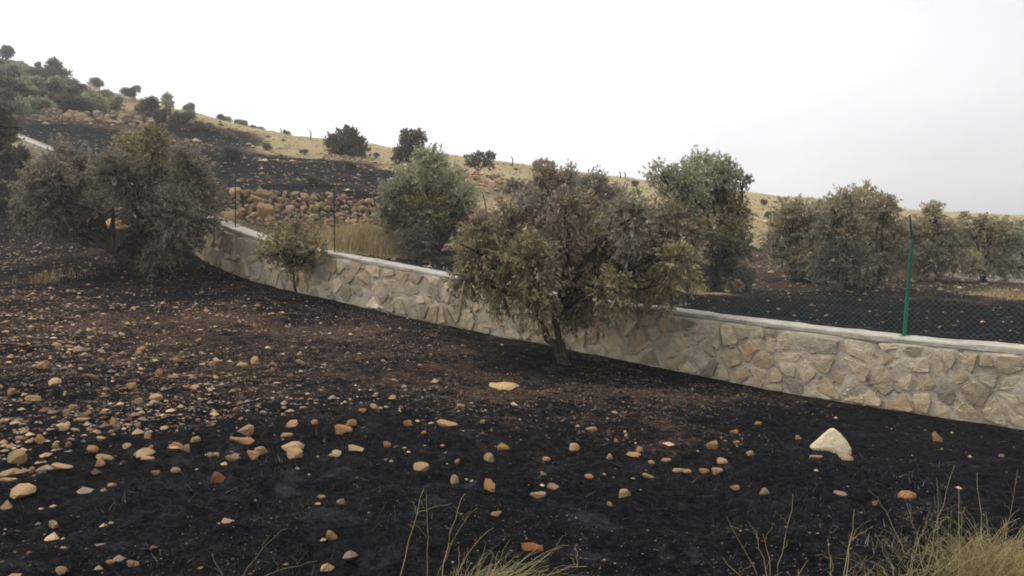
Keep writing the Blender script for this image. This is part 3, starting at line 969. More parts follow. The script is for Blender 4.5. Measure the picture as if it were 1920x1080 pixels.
olive((1848, 543), 24.5, [(1806, 408, 11), (1830, 440, 27), (1870, 432, 24), (1850, 480, 34), (1820, 500, 24), (1880, 498, 24), (1895, 455, 24, 'green'), (1845, 420, 20)],
      'dark grey olive tree second from the right edge behind the wall', 91, trunk_r=0.09, pal='pale', group=BEHIND)
olive((1930, 540), 27.0, [(1905, 440, 23), (1932, 460, 33), (1910, 500, 22), (1955, 430, 30), (1965, 480, 30)],
      'olive tree cut off by the right edge of the view', 95, trunk_r=0.09, pal='green', group=BEHIND)
olive((-10, 372), 28.5, [(0, 210, 24), (14, 240, 20), (-12, 270, 38), (8, 302, 24), (-22, 330, 38), (-40, 240, 30)],
      'dark olive tree at the far left edge beside the upper wall', 97, trunk_r=0.12, pal='dark')
# trees on the sky line
SKY = 'trees on the ridge of the hill'
olive((652, 302), 56, [(652, 258, 20), (640, 275, 25), (670, 275, 18), (666, 290, 16), (628, 266, 15)], 'round dark tree on the ridge, largest of the ridge trees', 101, pal='dark', trunk_r=0.14, group=SKY, density=0.9)
olive((765, 314), 53, [(768, 262, 18), (787, 260, 12), (755, 285, 16), (777, 286, 18), (745, 298, 10)], 'narrow dark tree on the ridge above the grey green olive', 103, pal='dark', trunk_r=0.12, group=SKY, density=0.9)
olive((900, 322), 58, [(900, 297, 13), (885, 301, 13), (917, 301, 13)], 'low dark bush on the ridge beside the heap of stones', 105, pal='dark', trunk_r=0.1, name='shrub', cat='shrub', group=SKY)
olive((1020, 326), 62, [(1015, 309, 10), (1030, 311, 10), (1008, 314, 9)], 'small grey bush on the ridge above the central tree', 107, pal='grey', trunk_r=0.1, name='shrub', cat='shrub', group=SKY)

# ------------------------------------------------------------------ hillside shrubs (copies of four kinds)
def shrub_proto(seed, pal):
    g = np.random.default_rng(seed)
    lobes = []
    for k in range(7):
        a = g.uniform(0, 6.28)
        q_ = g.uniform(0.15, 0.62)
        lobes.append((np.array([math.cos(a) * q_, math.sin(a) * q_, g.uniform(0.3, 0.85)]), g.uniform(0.28, 0.42), pal))
    v, f, tq, c = crown_mesh('crown', lobes, PAL, 0.60, 0.085, seed)
    cm = build_mesh('crown', v, f, tq, attrs={'tint': c})
    cm.materials.append(M_LEAF)
    lines = []
    for (c_, r_, _) in lobes:
        pts, rr = limb((0, 0, -0.25), c_, 0.05, 0.015, g, 6)
        lines.append((pts, rr))
    tv, tq2 = tubes(lines, 5)
    tm = build_mesh('stem', tv, tq2, smooth=True)
    tm.materials.append(M_BARK)
    return cm, tm


protos = [shrub_proto(201, 'dark'), shrub_proto(203, 'green'), shrub_proto(205, 'grey'), shrub_proto(207, 'dark')]


def shrub(px, py, wpx, hpx, d, label, kind, group):
    b = P(px, py, d)
    if group != G_R:
        b = on_ground(px, py, 12.0)[0]
        d = b[1]
    b[2] = height(np.array([b[0]]), np.array([b[1]]))[0]
    # keep the crown where it stands in the picture even if the slope is a little off
    root = add('shrub', None, loc=b, label=label, cat='shrub', group=group)
    root.rotation_euler = (0, 0, rng.uniform(0, 6.28))
    w, hh = wpx * d / F / 2 / 0.85, hpx * d / F / 1.1
    root.scale = (w, w, hh)
    add('crown', protos[kind][0], M_LEAF, root)
    add('stem', protos[kind][1], M_BARK, root)
    return root


G_R, G_T, G_M = 'shrubs along the skyline of the hill', 'shrubs in the thicket on the upper left hillside', 'shrubs on the middle of the hillside'
for px, py, w, h_, d, k, lab in [
    (12, 128, 34, 26, 108, 0, 'shrub on the skyline at the left edge of the view'),
    (70, 136, 16, 12, 106, 2, 'tiny shrub on the skyline left of the widest skyline shrub'),
    (108, 154, 62, 34, 100, 0, 'widest dark shrub on the skyline of the left hillside'),
    (183, 168, 30, 22, 98, 2, 'small grey shrub on the skyline right of the widest one'),
    (248, 188, 40, 22, 95, 0, 'flat dark shrub on the skyline halfway down the left ridge'),
    (312, 206, 40, 34, 88, 1, 'tall pale green shrub on the skyline of the left ridge'),
    (352, 214, 30, 22, 88, 2, 'grey shrub on the skyline just right of the tall pale one'),
    (420, 230, 26, 18, 88, 2, 'small lone grey shrub on the skyline above the burnt slope'),
    (455, 240, 34, 18, 86, 2, 'left shrub of the low row trailing down the ridge'),
    (482, 248, 28, 14, 86, 2, 'middle shrub of the low row trailing down the ridge'),
    (503, 254, 22, 10, 85, 2, 'right shrub of the low row trailing down the ridge'),
    (538, 264, 14, 13, 83, 2, 'tiny isolated shrub on the yellow ridge')]:
    shrub(px, py, w, h_, d, lab, k, G_R)
g2 = np.random.default_rng(77)
thick = [(8, 135, 44), (45, 138, 40), (85, 150, 44), (125, 166, 40), (25, 150, 56), (65, 158, 52), (105, 172, 50), (10, 168, 66), (50, 176, 62), (90, 186, 60), (150, 182, 44), (135, 194, 50), (20, 192, 72),
         (60, 200, 66), (100, 206, 58), (0, 212, 70), (40, 216, 60), (140, 214, 58), (180, 196, 46), (200, 188, 36), (165, 204, 46), (75, 214, 56)]
for px, py, w in thick:
    zone = ('upper edge under the skyline' if py < 160 else 'middle' if py < 190 else 'lower edge above the boulder row')
    side_ = 'left' if px < 70 else 'right'
    shrub(px, py + 4, w * 1.05, w * 0.62, 80, 'dark green hillside thicket shrub, ' + zone + ', ' + side_ + ' half', int(g2.choice([0, 3, 0, 1])), G_T)
for px, py, w, h_, d, k, lab in [
    (180, 215, 72, 42, 62, 1, 'broad grey green shrub right of the thicket above the boulder row'),
    (215, 205, 44, 26, 68, 1, 'grey green shrub behind the broad one above the boulder row'),
    (280, 222, 52, 36, 62, 3, 'dark shrub on the slope below the tall skyline shrub'),
    (305, 232, 40, 28, 58, 0, 'darkest shrub above the left olive tree'),
    (340, 235, 46, 26, 62, 2, 'grey shrub right of the darkest one above the left olive'),
    (385, 250, 40, 18, 62, 2, 'low shrub at the top edge of the burnt slope'),
    (432, 300, 44, 24, 47, 3, 'scorched shrub on the left of the burnt slope'),
    (585, 345, 26, 16, 34, 3, 'small scorched shrub on the burnt slope above the terrace stones'),
    (655, 318, 24, 14, 41, 3, 'small scorched shrub high on the burnt slope under the ridge tree'),
    (500, 282, 22, 12, 54, 3, 'tiny scorched shrub at the upper edge of the burnt slope'),
    (1405, 545, 40, 46, 21, 2, 'burnt grey shrub between the green topped tree and the joined pair'),
    (1290, 548, 26, 20, 18.5, 2, 'low singed shrub under the right side of the central tree'),
    (30, 322, 60, 44, 30.5, 3, 'dark shrub under the tree at the far left edge')]:
    shrub(px, py, w, h_, d, lab, k, G_M)

# ------------------------------------------------------------------ rocks
def rock_mesh(seed, sub=2, squash=0.7, cuts=9, pointed=False):
    g = np.random.default_rng(seed)
    import bmesh
    bm = bmesh.new()
    bmesh.ops.create_icosphere(bm, subdivisions=sub, radius=1.0)
    v = np.array([q_.co[:] for q_ in bm.verts])
    f = np.array([[q_.index for q_ in p.verts] for p in bm.faces])
    bm.free()
    v = v * (1 + 0.10 * np.sin(v[:, [1]] * 3 + seed) * np.cos(v[:, [2]] * 2.6 + seed * 2))
    for _ in range(cuts):
        n = g.normal(size=3)
        n /= np.linalg.norm(n)
        lim = g.uniform(0.46, 0.82)
        over = np.clip(v @ n - lim, 0, None)
        v = v - over[:, None] * n
    if pointed:
        t = np.clip((v[:, 2] + 0.6) / 1.6, 0, 1)
        v[:, :2] *= (1.25 - 1.1 * t)[:, None]
        v[:, 2] *= 1.35
    v[:, 2] *= squash
    v += g.normal(0, 0.03, v.shape)
    v[:, :2] /= np.abs(v[:, :2]).max()
    v[:, 2] -= v[:, 2].min() * 0.0
    v[:, 2] /= np.abs(v[:, 2]).max()
    return build_mesh('rock', v, f)


ROCKS = [rock_mesh(300 + k, 2, 0.75, 10 + k % 5) for k in range(12)]
ROCKS_T = [rock_mesh(400 + k, 2, 0.85, 12) for k in range(7)]
WHITE = rock_mesh(510, 3, 0.9, 6)


def put_rock(px, py, w, h_, label, group=None, color=(1, 1, 1, 1), mesh=None, mat=M_ROCK, name='loose_stone', cat='stone', pos=None, rs=None):
    """a stone whose middle shows at a photograph pixel; w, h_ are its size there in pixels"""
    r_ = rs or rng
    if pos is None:
        pos = on_ground(px, py + h_ * 0.42)[0]
    d = pos[1]
    hw, hz = w * d / F / 2, h_ * d / F / 2
    me = mesh or ROCKS[int(r_.integers(0, len(ROCKS)))]
    o = bpy.data.objects.new(name, me)
    if not me.materials:
        me.materials.append(mat)
    COL.objects.link(o)
    o.location = (pos[0], pos[1] + hw * 0.4, pos[2] + hz * 0.32)
    o.scale = (hw * 1.08, hw * r_.uniform(0.7, 1.0), hz * 1.14)
    o.rotation_euler = (r_.normal(0, 0.10), r_.normal(0, 0.14), r_.choice([0, math.pi]) + r_.normal(0, 0.25))
    o.color = color
    o['label'] = label
    o['category'] = cat
    if group:
        o['group'] = group
    return o


CREAM, TAN, ORANGE, RED, GREY, PINK = (1.22, 1.18, 1.12, 1), (1, 1, 1, 1), (1.0, 0.74, 0.52, 1), (0.80, 0.42, 0.30, 1), (0.75, 0.80, 0.88, 1), (1.05, 0.80, 0.68, 1)
NAMED = [
    (407, 897, 28, 26, RED, 'dark red stone alone on the black ground in the left foreground'),
    (33, 929, 52, 25, CREAM, 'flat cream stone at the left edge of the foreground'),
    (28, 864, 36, 30, TAN, 'largest tan stone of the heap at the left edge'),
    (14, 884, 38, 18, TAN, 'flat stone under the largest one of the left edge heap'),
    (10, 899, 34, 14, CREAM, 'lowest stone of the heap at the left edge'),
    (98, 988, 20, 20, TAN, 'small upright tan stone in the empty black lower left'),
    (618, 1003, 28, 23, ORANGE, 'orange stone in the lower centre left of the grass tuft'),
    (546, 838, 44, 20, CREAM, 'upper stone of the bright cream pair left of centre'),
    (552, 857, 34, 22, CREAM, 'lower stone of the bright cream pair left of centre'),
    (487, 846, 32, 22, TAN, 'tan stone just left of the bright cream pair'),
    (474, 858, 28, 20, PINK, 'pinkish stone leaning on the tan one left of the cream pair'),
    (457, 807, 34, 20, TAN, 'oval tan stone above the flat brown slab, left of centre'),
    (452, 833, 46, 14, PINK, 'flat brown slab of stone below the oval tan stone'),
    (838, 795, 40, 20, CREAM, 'long pale stone in the middle of the burnt ground'),
    (657, 794, 22, 18, CREAM, 'square cream stone between the cream pair and the long pale stone'),
    (632, 856, 46, 11, TAN, 'long flat stone lying left of centre below the square cream one'),
    (790, 878, 34, 16, TAN, 'low pointed tan stone in the centre foreground'),
    (943, 836, 24, 22, ORANGE, 'triangular orange stone in the centre'),
    (917, 861, 21, 21, TAN, 'round tan stone just below the triangular orange one'),
    (850, 897, 20, 27, TAN, 'upright egg shaped stone above the central grass tuft'),
    (917, 907, 29, 26, ORANGE, 'round orange tan stone right of the egg shaped one'),
    (1077, 841, 30, 22, CREAM, 'round pale stone right of centre'),
    (1172, 928, 31, 21, TAN, 'oval tan stone alone in the right centre foreground'),
    (1003, 1028, 50, 20, RED, 'long reddish stone beside the central grass tuft'),
    (1335, 834, 21, 25, ORANGE, 'upright orange stone below the wall, right of centre'),
    (1358, 863, 25, 17, CREAM, 'wedge of pale stone just below the upright orange one'),
    (1533, 858, 25, 12, TAN, 'small tan stone under the left foot of the white rock'),
    (1587, 858, 32, 13, TAN, 'flat tan stone under the right foot of the white rock'),
    (1758, 818, 21, 26, ORANGE, 'small upright orange stone near the wall, right of the white rock'),
    (1700, 928, 38, 18, ORANGE, 'slanting orange stone in the right foreground'),
    (1581, 929, 30, 9, GREY, 'thin grey stone lying below the white rock'),
    (945, 725, 62, 13, CREAM, 'pale flat slab in front of the central tree'),
    (212, 424, 46, 34, CREAM, 'big pale boulder showing under the left olive tree'),
]
for px, py, w, h_, c, lab in NAMED:
    put_rock(px, py, w, h_, lab, None, c)
wr = put_rock(1562, 829, 76, 52, 'large white pointed rock on the black ground below the wall', None, mesh=None, name='boulder', cat='rock',
              pos=on_ground(1562, 850)[0])
# its own five sided pointed shape
g = np.random.default_rng(8)
outline = [(-1.0, -0.60), (-0.90, -0.28), (-0.62, 0.12), (-0.30, 0.52), (-0.02, 0.90), (0.14, 0.94), (0.42, 0.66), (0.72, 0.25), (0.92, -0.22), (0.96, -0.60), (0.45, -0.78), (0.0, -0.66), (-0.6, -0.68)]
nn = len(outline)
ov = []
for (depth_, sc_, sh_) in ((-0.40, 0.74, -0.12), (-0.30, 0.93, -0.03), (0.05, 1.0, 0.0), (0.45, 0.8, -0.1), (0.75, 0.4, -0.3)):
    for (a_, b_) in outline:
        ov.append((a_ * sc_ + g.normal(0, 0.018), depth_ + 0.22 * max(b_, -0.4) + g.normal(0, 0.02), (b_ + 0.2) * sc_ - 0.2 + sh_ * 0.3 + g.normal(0, 0.015)))
oq = [(r_ * nn + m_, r_ * nn + (m_ + 1) % nn, (r_ + 1) * nn + (m_ + 1) % nn, (r_ + 1) * nn + m_) for r_ in range(4) for m_ in range(nn)]
oc = len(ov)
ov += [(0, -0.47, -0.15), (0, 0.85, -0.3)]
ot = [(m_, oc, (m_ + 1) % nn) for m_ in range(nn)] + [(4 * nn + m_, 4 * nn + (m_ + 1) % nn, oc + 1) for m_ in range(nn)]
wm = build_mesh('boulder', np.array(ov), np.array(oq)[:, ::-1], np.array(ot))
wm.materials.append(M_WHITE_ROCK)
wr.data = wm
wr.rotation_euler = (0, 0, -0.38)
wr.location.z += 0.03

MORE = [(435, 858, 26, 20), (548, 798, 36, 18), (535, 817, 24, 14), (640, 815, 34, 18), (664, 843, 34, 9), (724, 834, 16, 12), (764, 793, 16, 14), (857, 874, 16, 12), (1143, 856, 13, 14),
        (1112, 806, 28, 9), (1190, 854, 40, 8), (1198, 843, 16, 16), (1025, 868, 20, 11), (1036, 912, 26, 14), (1010, 930, 32, 12), (930, 965, 24, 11), (638, 940, 18, 13), (602, 935, 20, 6),
        (1345, 885, 21, 14), (1320, 884, 20, 11), (1289, 886, 16, 9), (1270, 884, 30, 9), (1251, 863, 23, 9), (1223, 867, 14, 8), (1378, 812, 16, 10), (1407, 850, 16, 12), (1421, 793, 14, 10), (1497, 821, 14, 10),
        (1378, 918, 18, 12), (1434, 921, 19, 16), (1641, 949, 14, 10), (1216, 893, 22, 14), (1382, 829, 14, 8), (1106, 893, 20, 10), (1155, 825, 12, 9), (1174, 822, 12, 10),
        (245, 723, 25, 17), (262, 653, 20, 16), (290, 748, 25, 13), (453, 687, 25, 15), (477, 678, 17, 19), (563, 677, 18, 14), (560, 664, 16, 12), (397, 685, 18, 14), (330, 675, 18, 12), (297, 698, 22, 12),
        (510, 695, 10, 10), (105, 645, 18, 14), (143, 655, 24, 14), (210, 792, 20, 20), (275, 815, 21, 21), (257, 797, 16, 12), (113, 810, 27, 14), (72, 822, 23, 22), (37, 823, 20, 12), (102, 835, 18, 16),
        (127, 835, 14, 14), (190, 827, 24, 11), (172, 845, 27, 20), (197, 858, 40, 14), (263, 854, 48, 11), (280, 846, 16, 14), (237, 842, 18, 12), (347, 840, 19, 17), (365, 826, 22, 12), (327, 837, 26, 9),
        (153, 788, 25, 12), (123, 775, 14, 18), (135, 760, 17, 12), (97, 775, 20, 8), (55, 748, 38, 18), (97, 717, 27, 17), (22, 740, 20, 16), (80, 880, 28, 19), (113, 875, 36, 12), (58, 885, 14, 14),
        (400, 853, 18, 9), (440, 767, 16, 11), (363, 727, 24, 9), (347, 730, 14, 8), (370, 637, 17, 10), (477, 610, 11, 9), (77, 687, 30, 18), (208, 908, 18, 8), (245, 1062, 24, 12), (110, 1075, 40, 12),
        (205, 1055, 18, 8), (1880, 858, 12, 9), (1240, 832, 10, 7), (735, 745, 14, 9), (700, 765, 22, 10), (680, 770, 14, 10), (795, 812, 12, 8), (905, 795, 14, 9), (1018, 887, 14, 8), (1143, 952, 13, 10)]


def pick_color(r_):
    t = r_.random()
    return TAN if t < 0.5 else CREAM if t < 0.60 else ORANGE if t < 0.78 else PINK if t < 0.94 else GREY


CNAME = {TAN: 'tan', CREAM: 'cream', ORANGE: 'orange', RED: 'dark red', GREY: 'greyish', PINK: 'pinkish'}


def stone_label(px, dist, colour):
    c_ = CNAME[colour]
    if px < 660:
        row = 'in the nearest rows of the left scatter' if dist < 7.6 else 'in the middle of the left scatter' if dist < 10.5 else 'high in the left scatter below the olive'
        side_ = 'near the left edge' if px < 230 else 'towards the bright cream pair' if px > 420 else 'left of centre'
        return f'{c_} stone {row}, {side_}', 'stones of the dense left scatter'
    if px < 1150:
        row = 'near the central grass tuft' if dist < 6.6 else 'between long pale stone and central tree' if dist > 7.7 else 'around the long pale stone'
        return f'small {c_} stone in the middle of the ground, {row}', 'stones scattered in the middle'
    row = 'in front of the white rock' if dist < 6.9 else 'between the white rock and the wall'
    return f'small {c_} stone on black ground at right, {row}', 'stones scattered below the right half of the wall'


positions = on_ground([m_[0] for m_ in MORE], [m_[1] + m_[3] * 0.42 for m_ in MORE])
for (px, py, w, h_), pos in zip(MORE, positions):
    colour = pick_color(rng)
    lab, grp = stone_label(px, pos[1], colour)
    put_rock(px, py, w, h_, lab, grp, colour, pos=pos)

# a further hundred and fifty among the densest patch on the left, placed on the ground in plan
g = np.random.default_rng(99)
cnt, tries = 0, 0
cand = []
while cnt < 158 and tries < 6000:
    tries += 1
    y = 5.9 + 13 * g.random() ** 1.35
    x = -0.66 * y + g.random() * (0.66 * y + 0.2)
    sd = wall_side(np.array([x]), np.array([y]))[0]
    if sd > -0.5:
        continue
    pxl = 960 + F * x / y
    dens = np.clip(1.15 - (pxl - 60) / 560, 0.10, 1) * (1.0 if y > 6.3 else 0.25)
    if g.random() > dens:
        continue
    cand.append((x, y))
    cnt += 1
cand = np.array(cand)
cz = height(cand[:, 0], cand[:, 1])
for (x, y), z in zip(cand, cz):
    size = np.clip(g.lognormal(-2.85, 0.35), 0.035, 0.13)
    pxl = 960 + F * x / y
    colour = pick_color(g)
    lab, grp = stone_label(pxl, y, colour)
    put_rock(0, 0, size * F / y, size * g.uniform(0.45, 0.8) * F / y, lab, grp, colour, pos=np.array([x, y, z]), rs=g)

# ------------------------------------------------------------------ loose gravel, charred stubble (uncountable)
def scatter_front(n, seed, dens):
    g = np.random.default_rng(seed)
    y = 3.0 + 25 * g.random(n) ** 1.6
    x = (g.random(n) * 1.7 - 0.92) * (y + 0.5)
    sd = wall_side(x, y)
    keep = (sd < -0.05)
    x, y = x[keep], y[keep]
    pxl = 960 + F * x / y
    keep = g.random(len(x)) < dens(x, y, pxl)
    return x[keep], y[keep], g


def gravel_mesh(x, y, z, size, col, g, squash=0.6):
    n = len(x)
    base = np.array([(1, 0, 0), (0.3, 0.95, 0), (-0.8, 0.6, 0), (-0.8, -0.6, 0), (0.3, -0.95, 0), (0, 0, 1.0), (0, 0, -0.8)], float)
    f = np.array([(0, 1, 5), (1, 2, 5), (2, 3, 5), (3, 4, 5), (4, 0, 5), (1, 0, 6), (2, 1, 6), (3, 2, 6), (4, 3, 6), (0, 4, 6)])
    jit = base[None] * g.uniform(0.7, 1.3, (n, 7, 1)) + g.normal(0, 0.14, (n, 7, 3))
    a = g.uniform(0, 6.28, n)
    ca, sa = np.cos(a)[:, None], np.sin(a)[:, None]
    v = np.stack([jit[..., 0] * ca - jit[..., 1] * sa, jit[..., 0] * sa + jit[..., 1] * ca, jit[..., 2] * squash], -1) * (size / 2)[:, None, None]
    v += np.stack([x, y, z + size * 0.12], 1)[:, None]
    ff = (f[None] + (np.arange(n) * 7)[:, None, None]).reshape(-1, 3)
    return v.reshape(-1, 3), ff, np.repeat(col, 7, 0)


def d_gravel(x, y, pxl):
    left = np.clip(1.1 - (pxl - 100) / 800, 0.07, 1)
    near = np.clip((y - 5.3) / 1.8, 0.04, 1)
    patch = np.clip(0.55 + 2.0 * fbm(x, y, 2.2, 3, 71), 0.08, 1.2)
    return left * near * patch


x, y, g = scatter_front(70000, 501, d_gravel)
z = height(x, y)
size = np.clip(g.lognormal(-3.75, 0.58, len(x)) * np.clip(1.35 - (960 + F * x / y - 200) / 1500, 0.75, 1.4), 0.008, 0.10)
pal = np.array([(0.54, 0.37, 0.20), (0.42, 0.265, 0.145), (0.60, 0.45, 0.28), (0.22, 0.135, 0.085), (0.30, 0.24, 0.20), (0.13, 0.085, 0.06)])
col = pal[g.integers(0, len(pal), len(x))] * g.uniform(0.5, 1.15, (len(x), 1))
v, f, c = gravel_mesh(x, y, z, size, col, g)
add('gravel', build_mesh('gravel', v, f, attrs={'tint': c}), M_GRAVEL, kind='stuff', label='small loose gravel and chips strewn over the burnt slope', cat='gravel')
print('gravel', len(x))

# gravel behind the wall and on the burnt hill
g = np.random.default_rng(603)
n = 26000
y = 11 + 60 * g.random(n) ** 1.7
x = (g.random(n) * 1.5 - 0.75) * y
sd = wall_side(x, y)
k = sd > 0.6
x, y = x[k], y[k]
z = height(x, y)
size = np.clip(g.lognormal(-2.75, 0.6, len(x)), 0.02, 0.34) * np.clip(y / 30, 0.45, 1.5)
near_right = (y < 19) & (x > 0)
keep = ~near_right | (g.random(len(x)) < 0.12)
x, y, z, size = x[keep], y[keep], z[keep], size[keep]
col = pal[g.integers(0, len(pal), len(x))] * g.uniform(0.5, 1.1, (len(x), 1))
v, f, c = gravel_mesh(x, y, z, size, col, g, 0.5)
add('gravel', build_mesh('gravel', v, f, attrs={'tint': c}), M_GRAVEL, kind='stuff', label='loose stones and chips on the ground behind the wall', cat='gravel')


def blades(x, y, z, length, width, lean, col, g, nseg=2):
    """flat tapering blades, nseg segments each"""
    n = len(x)
    a = g.uniform(0, 6.28, n)
    dirx, diry = np.cos(a), np.sin(a)
    b = a + g.normal(math.pi / 2, 0.6, n)
    sx, sy = np.cos(b), np.sin(b)
    ts = np.linspace(0, 1, nseg + 1)
    V = []
    for t in ts:
        out = lean * length * t ** 1.8
        cx, cy = x + dirx * out, y + diry * out
        cz = z + length * t * (1 - 0.35 * lean * t)
        w = width * (1 - 0.85 * t)
        V.append(np.stack([cx - sx * w, cy - sy * w, cz], 1))
        V.append(np.stack([cx + sx * w, cy + sy * w, cz], 1))
    m = 2 * (nseg + 1)
    V = np.stack(V, 1).reshape(-1, 3)
    base = np.arange(n)[:, None] * m
    F_ = np.concatenate([base + np.array([[2 * k, 2 * k + 1, 2 * k + 3, 2 * k + 2]]) for k in range(nseg)])
    return V, F_, np.repeat(col, m, 0)


def d_litter(x, y, pxl):
    left = np.clip(1.2 - (pxl - 500) / 900, 0.12, 1)
    band = np.clip((y - 6.8) / 4.0, 0.0, 1)
    return left * band * np.clip(0.6 + 2.4 * fbm(x, y, 1.6, 3, 131), 0.06, 1.3)


x, y, g = scatter_front(330000, 751, d_litter)
z = height(x, y) + 0.004
n = len(x)
pal_l = np.array([(0.20, 0.125, 0.085), (0.13, 0.08, 0.06), (0.24, 0.155, 0.105), (0.30, 0.22, 0.15), (0.075, 0.05, 0.042), (0.19, 0.145, 0.125)])
col = pal_l[g.integers(0, 6, n)] * g.uniform(0.6, 1.15, (n, 1))
v, f, c = blades(x, y, z, g.uniform(0.008, 0.030, n), g.uniform(0.006, 0.016, n), g.uniform(0.8, 2.2, n), col, g, 1)
add('leaf_litter', build_mesh('leaf_litter', v, f, attrs={'tint': c}), M_BLADE, kind='stuff', label='brown fallen leaves and chips littering the burnt slope', cat='litter')
print('litter', n)


def d_stub(x, y, pxl):
    patch = np.clip(0.6 + 2.2 * fbm(x, y, 1.1, 3, 91), 0.05, 1.2)
    return patch * np.clip(1.5 - y / 13, 0.12, 1)


x, y, g = scatter_front(150000, 701, d_stub)
z = height(x, y) - 0.004
n = len(x)
col = np.array([(0.012, 0.013, 0.015)]) * g.lognormal(0.1, 0.6, (n, 1))
ash = g.random(n) < np.clip(0.03 + 0.25 * fbm(x, y, 0.7, 3, 191), 0.004, 0.2)
col[ash] = np.array([0.16, 0.16, 0.16]) * g.uniform(0.5, 1.3, (ash.sum(), 1))
v, f, c = blades(x, y, z, g.uniform(0.015, 0.085, n), g.uniform(0.0015, 0.0045, n), g.uniform(0.3, 1.6, n), col, g, 1)
add('charred_stubble', build_mesh('charred_stubble', v, f, attrs={'tint': c}), M_BLADE, kind='stuff', label='short black charred grass stubble covering the near ground', cat='stubble')
print('stubble', n)

# fine chips and ash flecks of the near ground
def d_fleck(x, y, pxl):
    return np.clip(0.25 + 2.4 * fbm(x, y, 0.9, 4, 171), 0.0, 1.0) * np.clip(1.6 - y / 9, 0.1, 1)


x, y, g = scatter_front(60000, 761, d_fleck)
z = height(x, y)
pal_f = np.array([(0.20, 0.19, 0.185), (0.10, 0.075, 0.06), (0.26, 0.19, 0.135), (0.07, 0.06, 0.055), (0.16, 0.115, 0.085)])
col = pal_f[g.integers(0, 5, len(x))] * g.uniform(0.5, 1.2, (len(x), 1))
size = np.clip(g.lognormal(-4.9, 0.45, len(x)), 0.004, 0.022)
v, f, c = gravel_mesh(x, y, z, size, col, g)
add('ash_flecks', build_mesh('ash_flecks', v, f, attrs={'tint': c}), M_GRAVEL, kind='stuff', label='fine ash flecks and charred crumbs on the near ground', cat='ash')
print('flecks', len(x))

# dry straw: patch behind the wall, hill slope, thin remains
g = np.random.default_rng(811)
xs, ys, ls = [], [], []
for (px, py, dd, rx, ry, cnt_, ln) in [(690, 468, 21.0, 0.75, 1.6, 2600, 0.55), (650, 455, 22.5, 0.5, 1.0, 900, 0.45), (725, 470, 21.5, 0.4, 0.8, 900, 0.5), (1290, 545, 18, 0.35, 0.5, 420, 0.22), (1915, 560, 18, 0.7, 1.5, 700, 0.25),
                                      (92, 520, 17.8, 0.30, 0.5, 170, 0.24), (140, 515, 18.0, 0.3, 0.5, 70, 0.18), (470, 430, 25, 1.6, 0.9, 500, 0.25), (590, 432, 25.5, 1.4, 0.8, 500, 0.28)]:
    c0 = P(px, py, dd)
    xs.append(c0[0] + g.normal(0, rx * 0.55, cnt_))
    ys.append(c0[1] + g.normal(0, ry * 0.55, cnt_))
    ls.append(np.full(cnt_, ln) * g.uniform(0.5, 1.2, cnt_))
x, y, ln = map(np.concatenate, (xs, ys, ls))
z = height(x, y) - 0.01
pal_g = np.array([(0.46, 0.36, 0.18), (0.38, 0.28, 0.13), (0.52, 0.43, 0.25), (0.30, 0.22, 0.10)])
col = pal_g[g.integers(0, 4, len(x))] * g.uniform(0.7, 1.2, (len(x), 1))
v, f, c = blades(x, y, z, ln, ln * 0.022, g.uniform(0.1, 0.7, len(x)), col, g, 2)
add('dry_grass', build_mesh('dry_grass', v, f, attrs={'tint': c}), M_BLADE, kind='stuff', label='patches of tan dry grass that escaped the fire around the wall', cat='grass')
n = 60000
y = 34 + 62 * g.random(n) ** 1.1
x = (g.random(n) * 1.35 - 0.62) * y
cov = shepard(b_pts, b_attr, x, y)
keep = (cov[:, 1] + 0.5 * fbm(x, y, 6, 3, 3) > 0.5) & (wall_side(x, y) > 2) & (g.random(n) > cov[:, 0])
x, y = x[keep], y[keep]
z = height(x, y) - 0.02
col = np.array([(0.52, 0.43, 0.25), (0.48, 0.39, 0.22), (0.58, 0.50, 0.32), (0.42, 0.37, 0.21)])[g.integers(0, 4, len(x))] * g.uniform(0.75, 1.2, (len(x), 1))
ln = g.uniform(0.08, 0.24, len(x)) * np.clip(1 + 1.2 * fbm(x, y, 5, 3, 8), 0.3, 2)
v, f, c = blades(x, y, z, ln, ln * 0.10, g.uniform(0.2, 0.9, len(x)), col, g, 1)
add('hill_grass', build_mesh('hill_grass', v, f, attrs={'tint': c}), M_BLADE, kind='stuff', label='yellow dry grass covering the upper hillside', cat='grass')

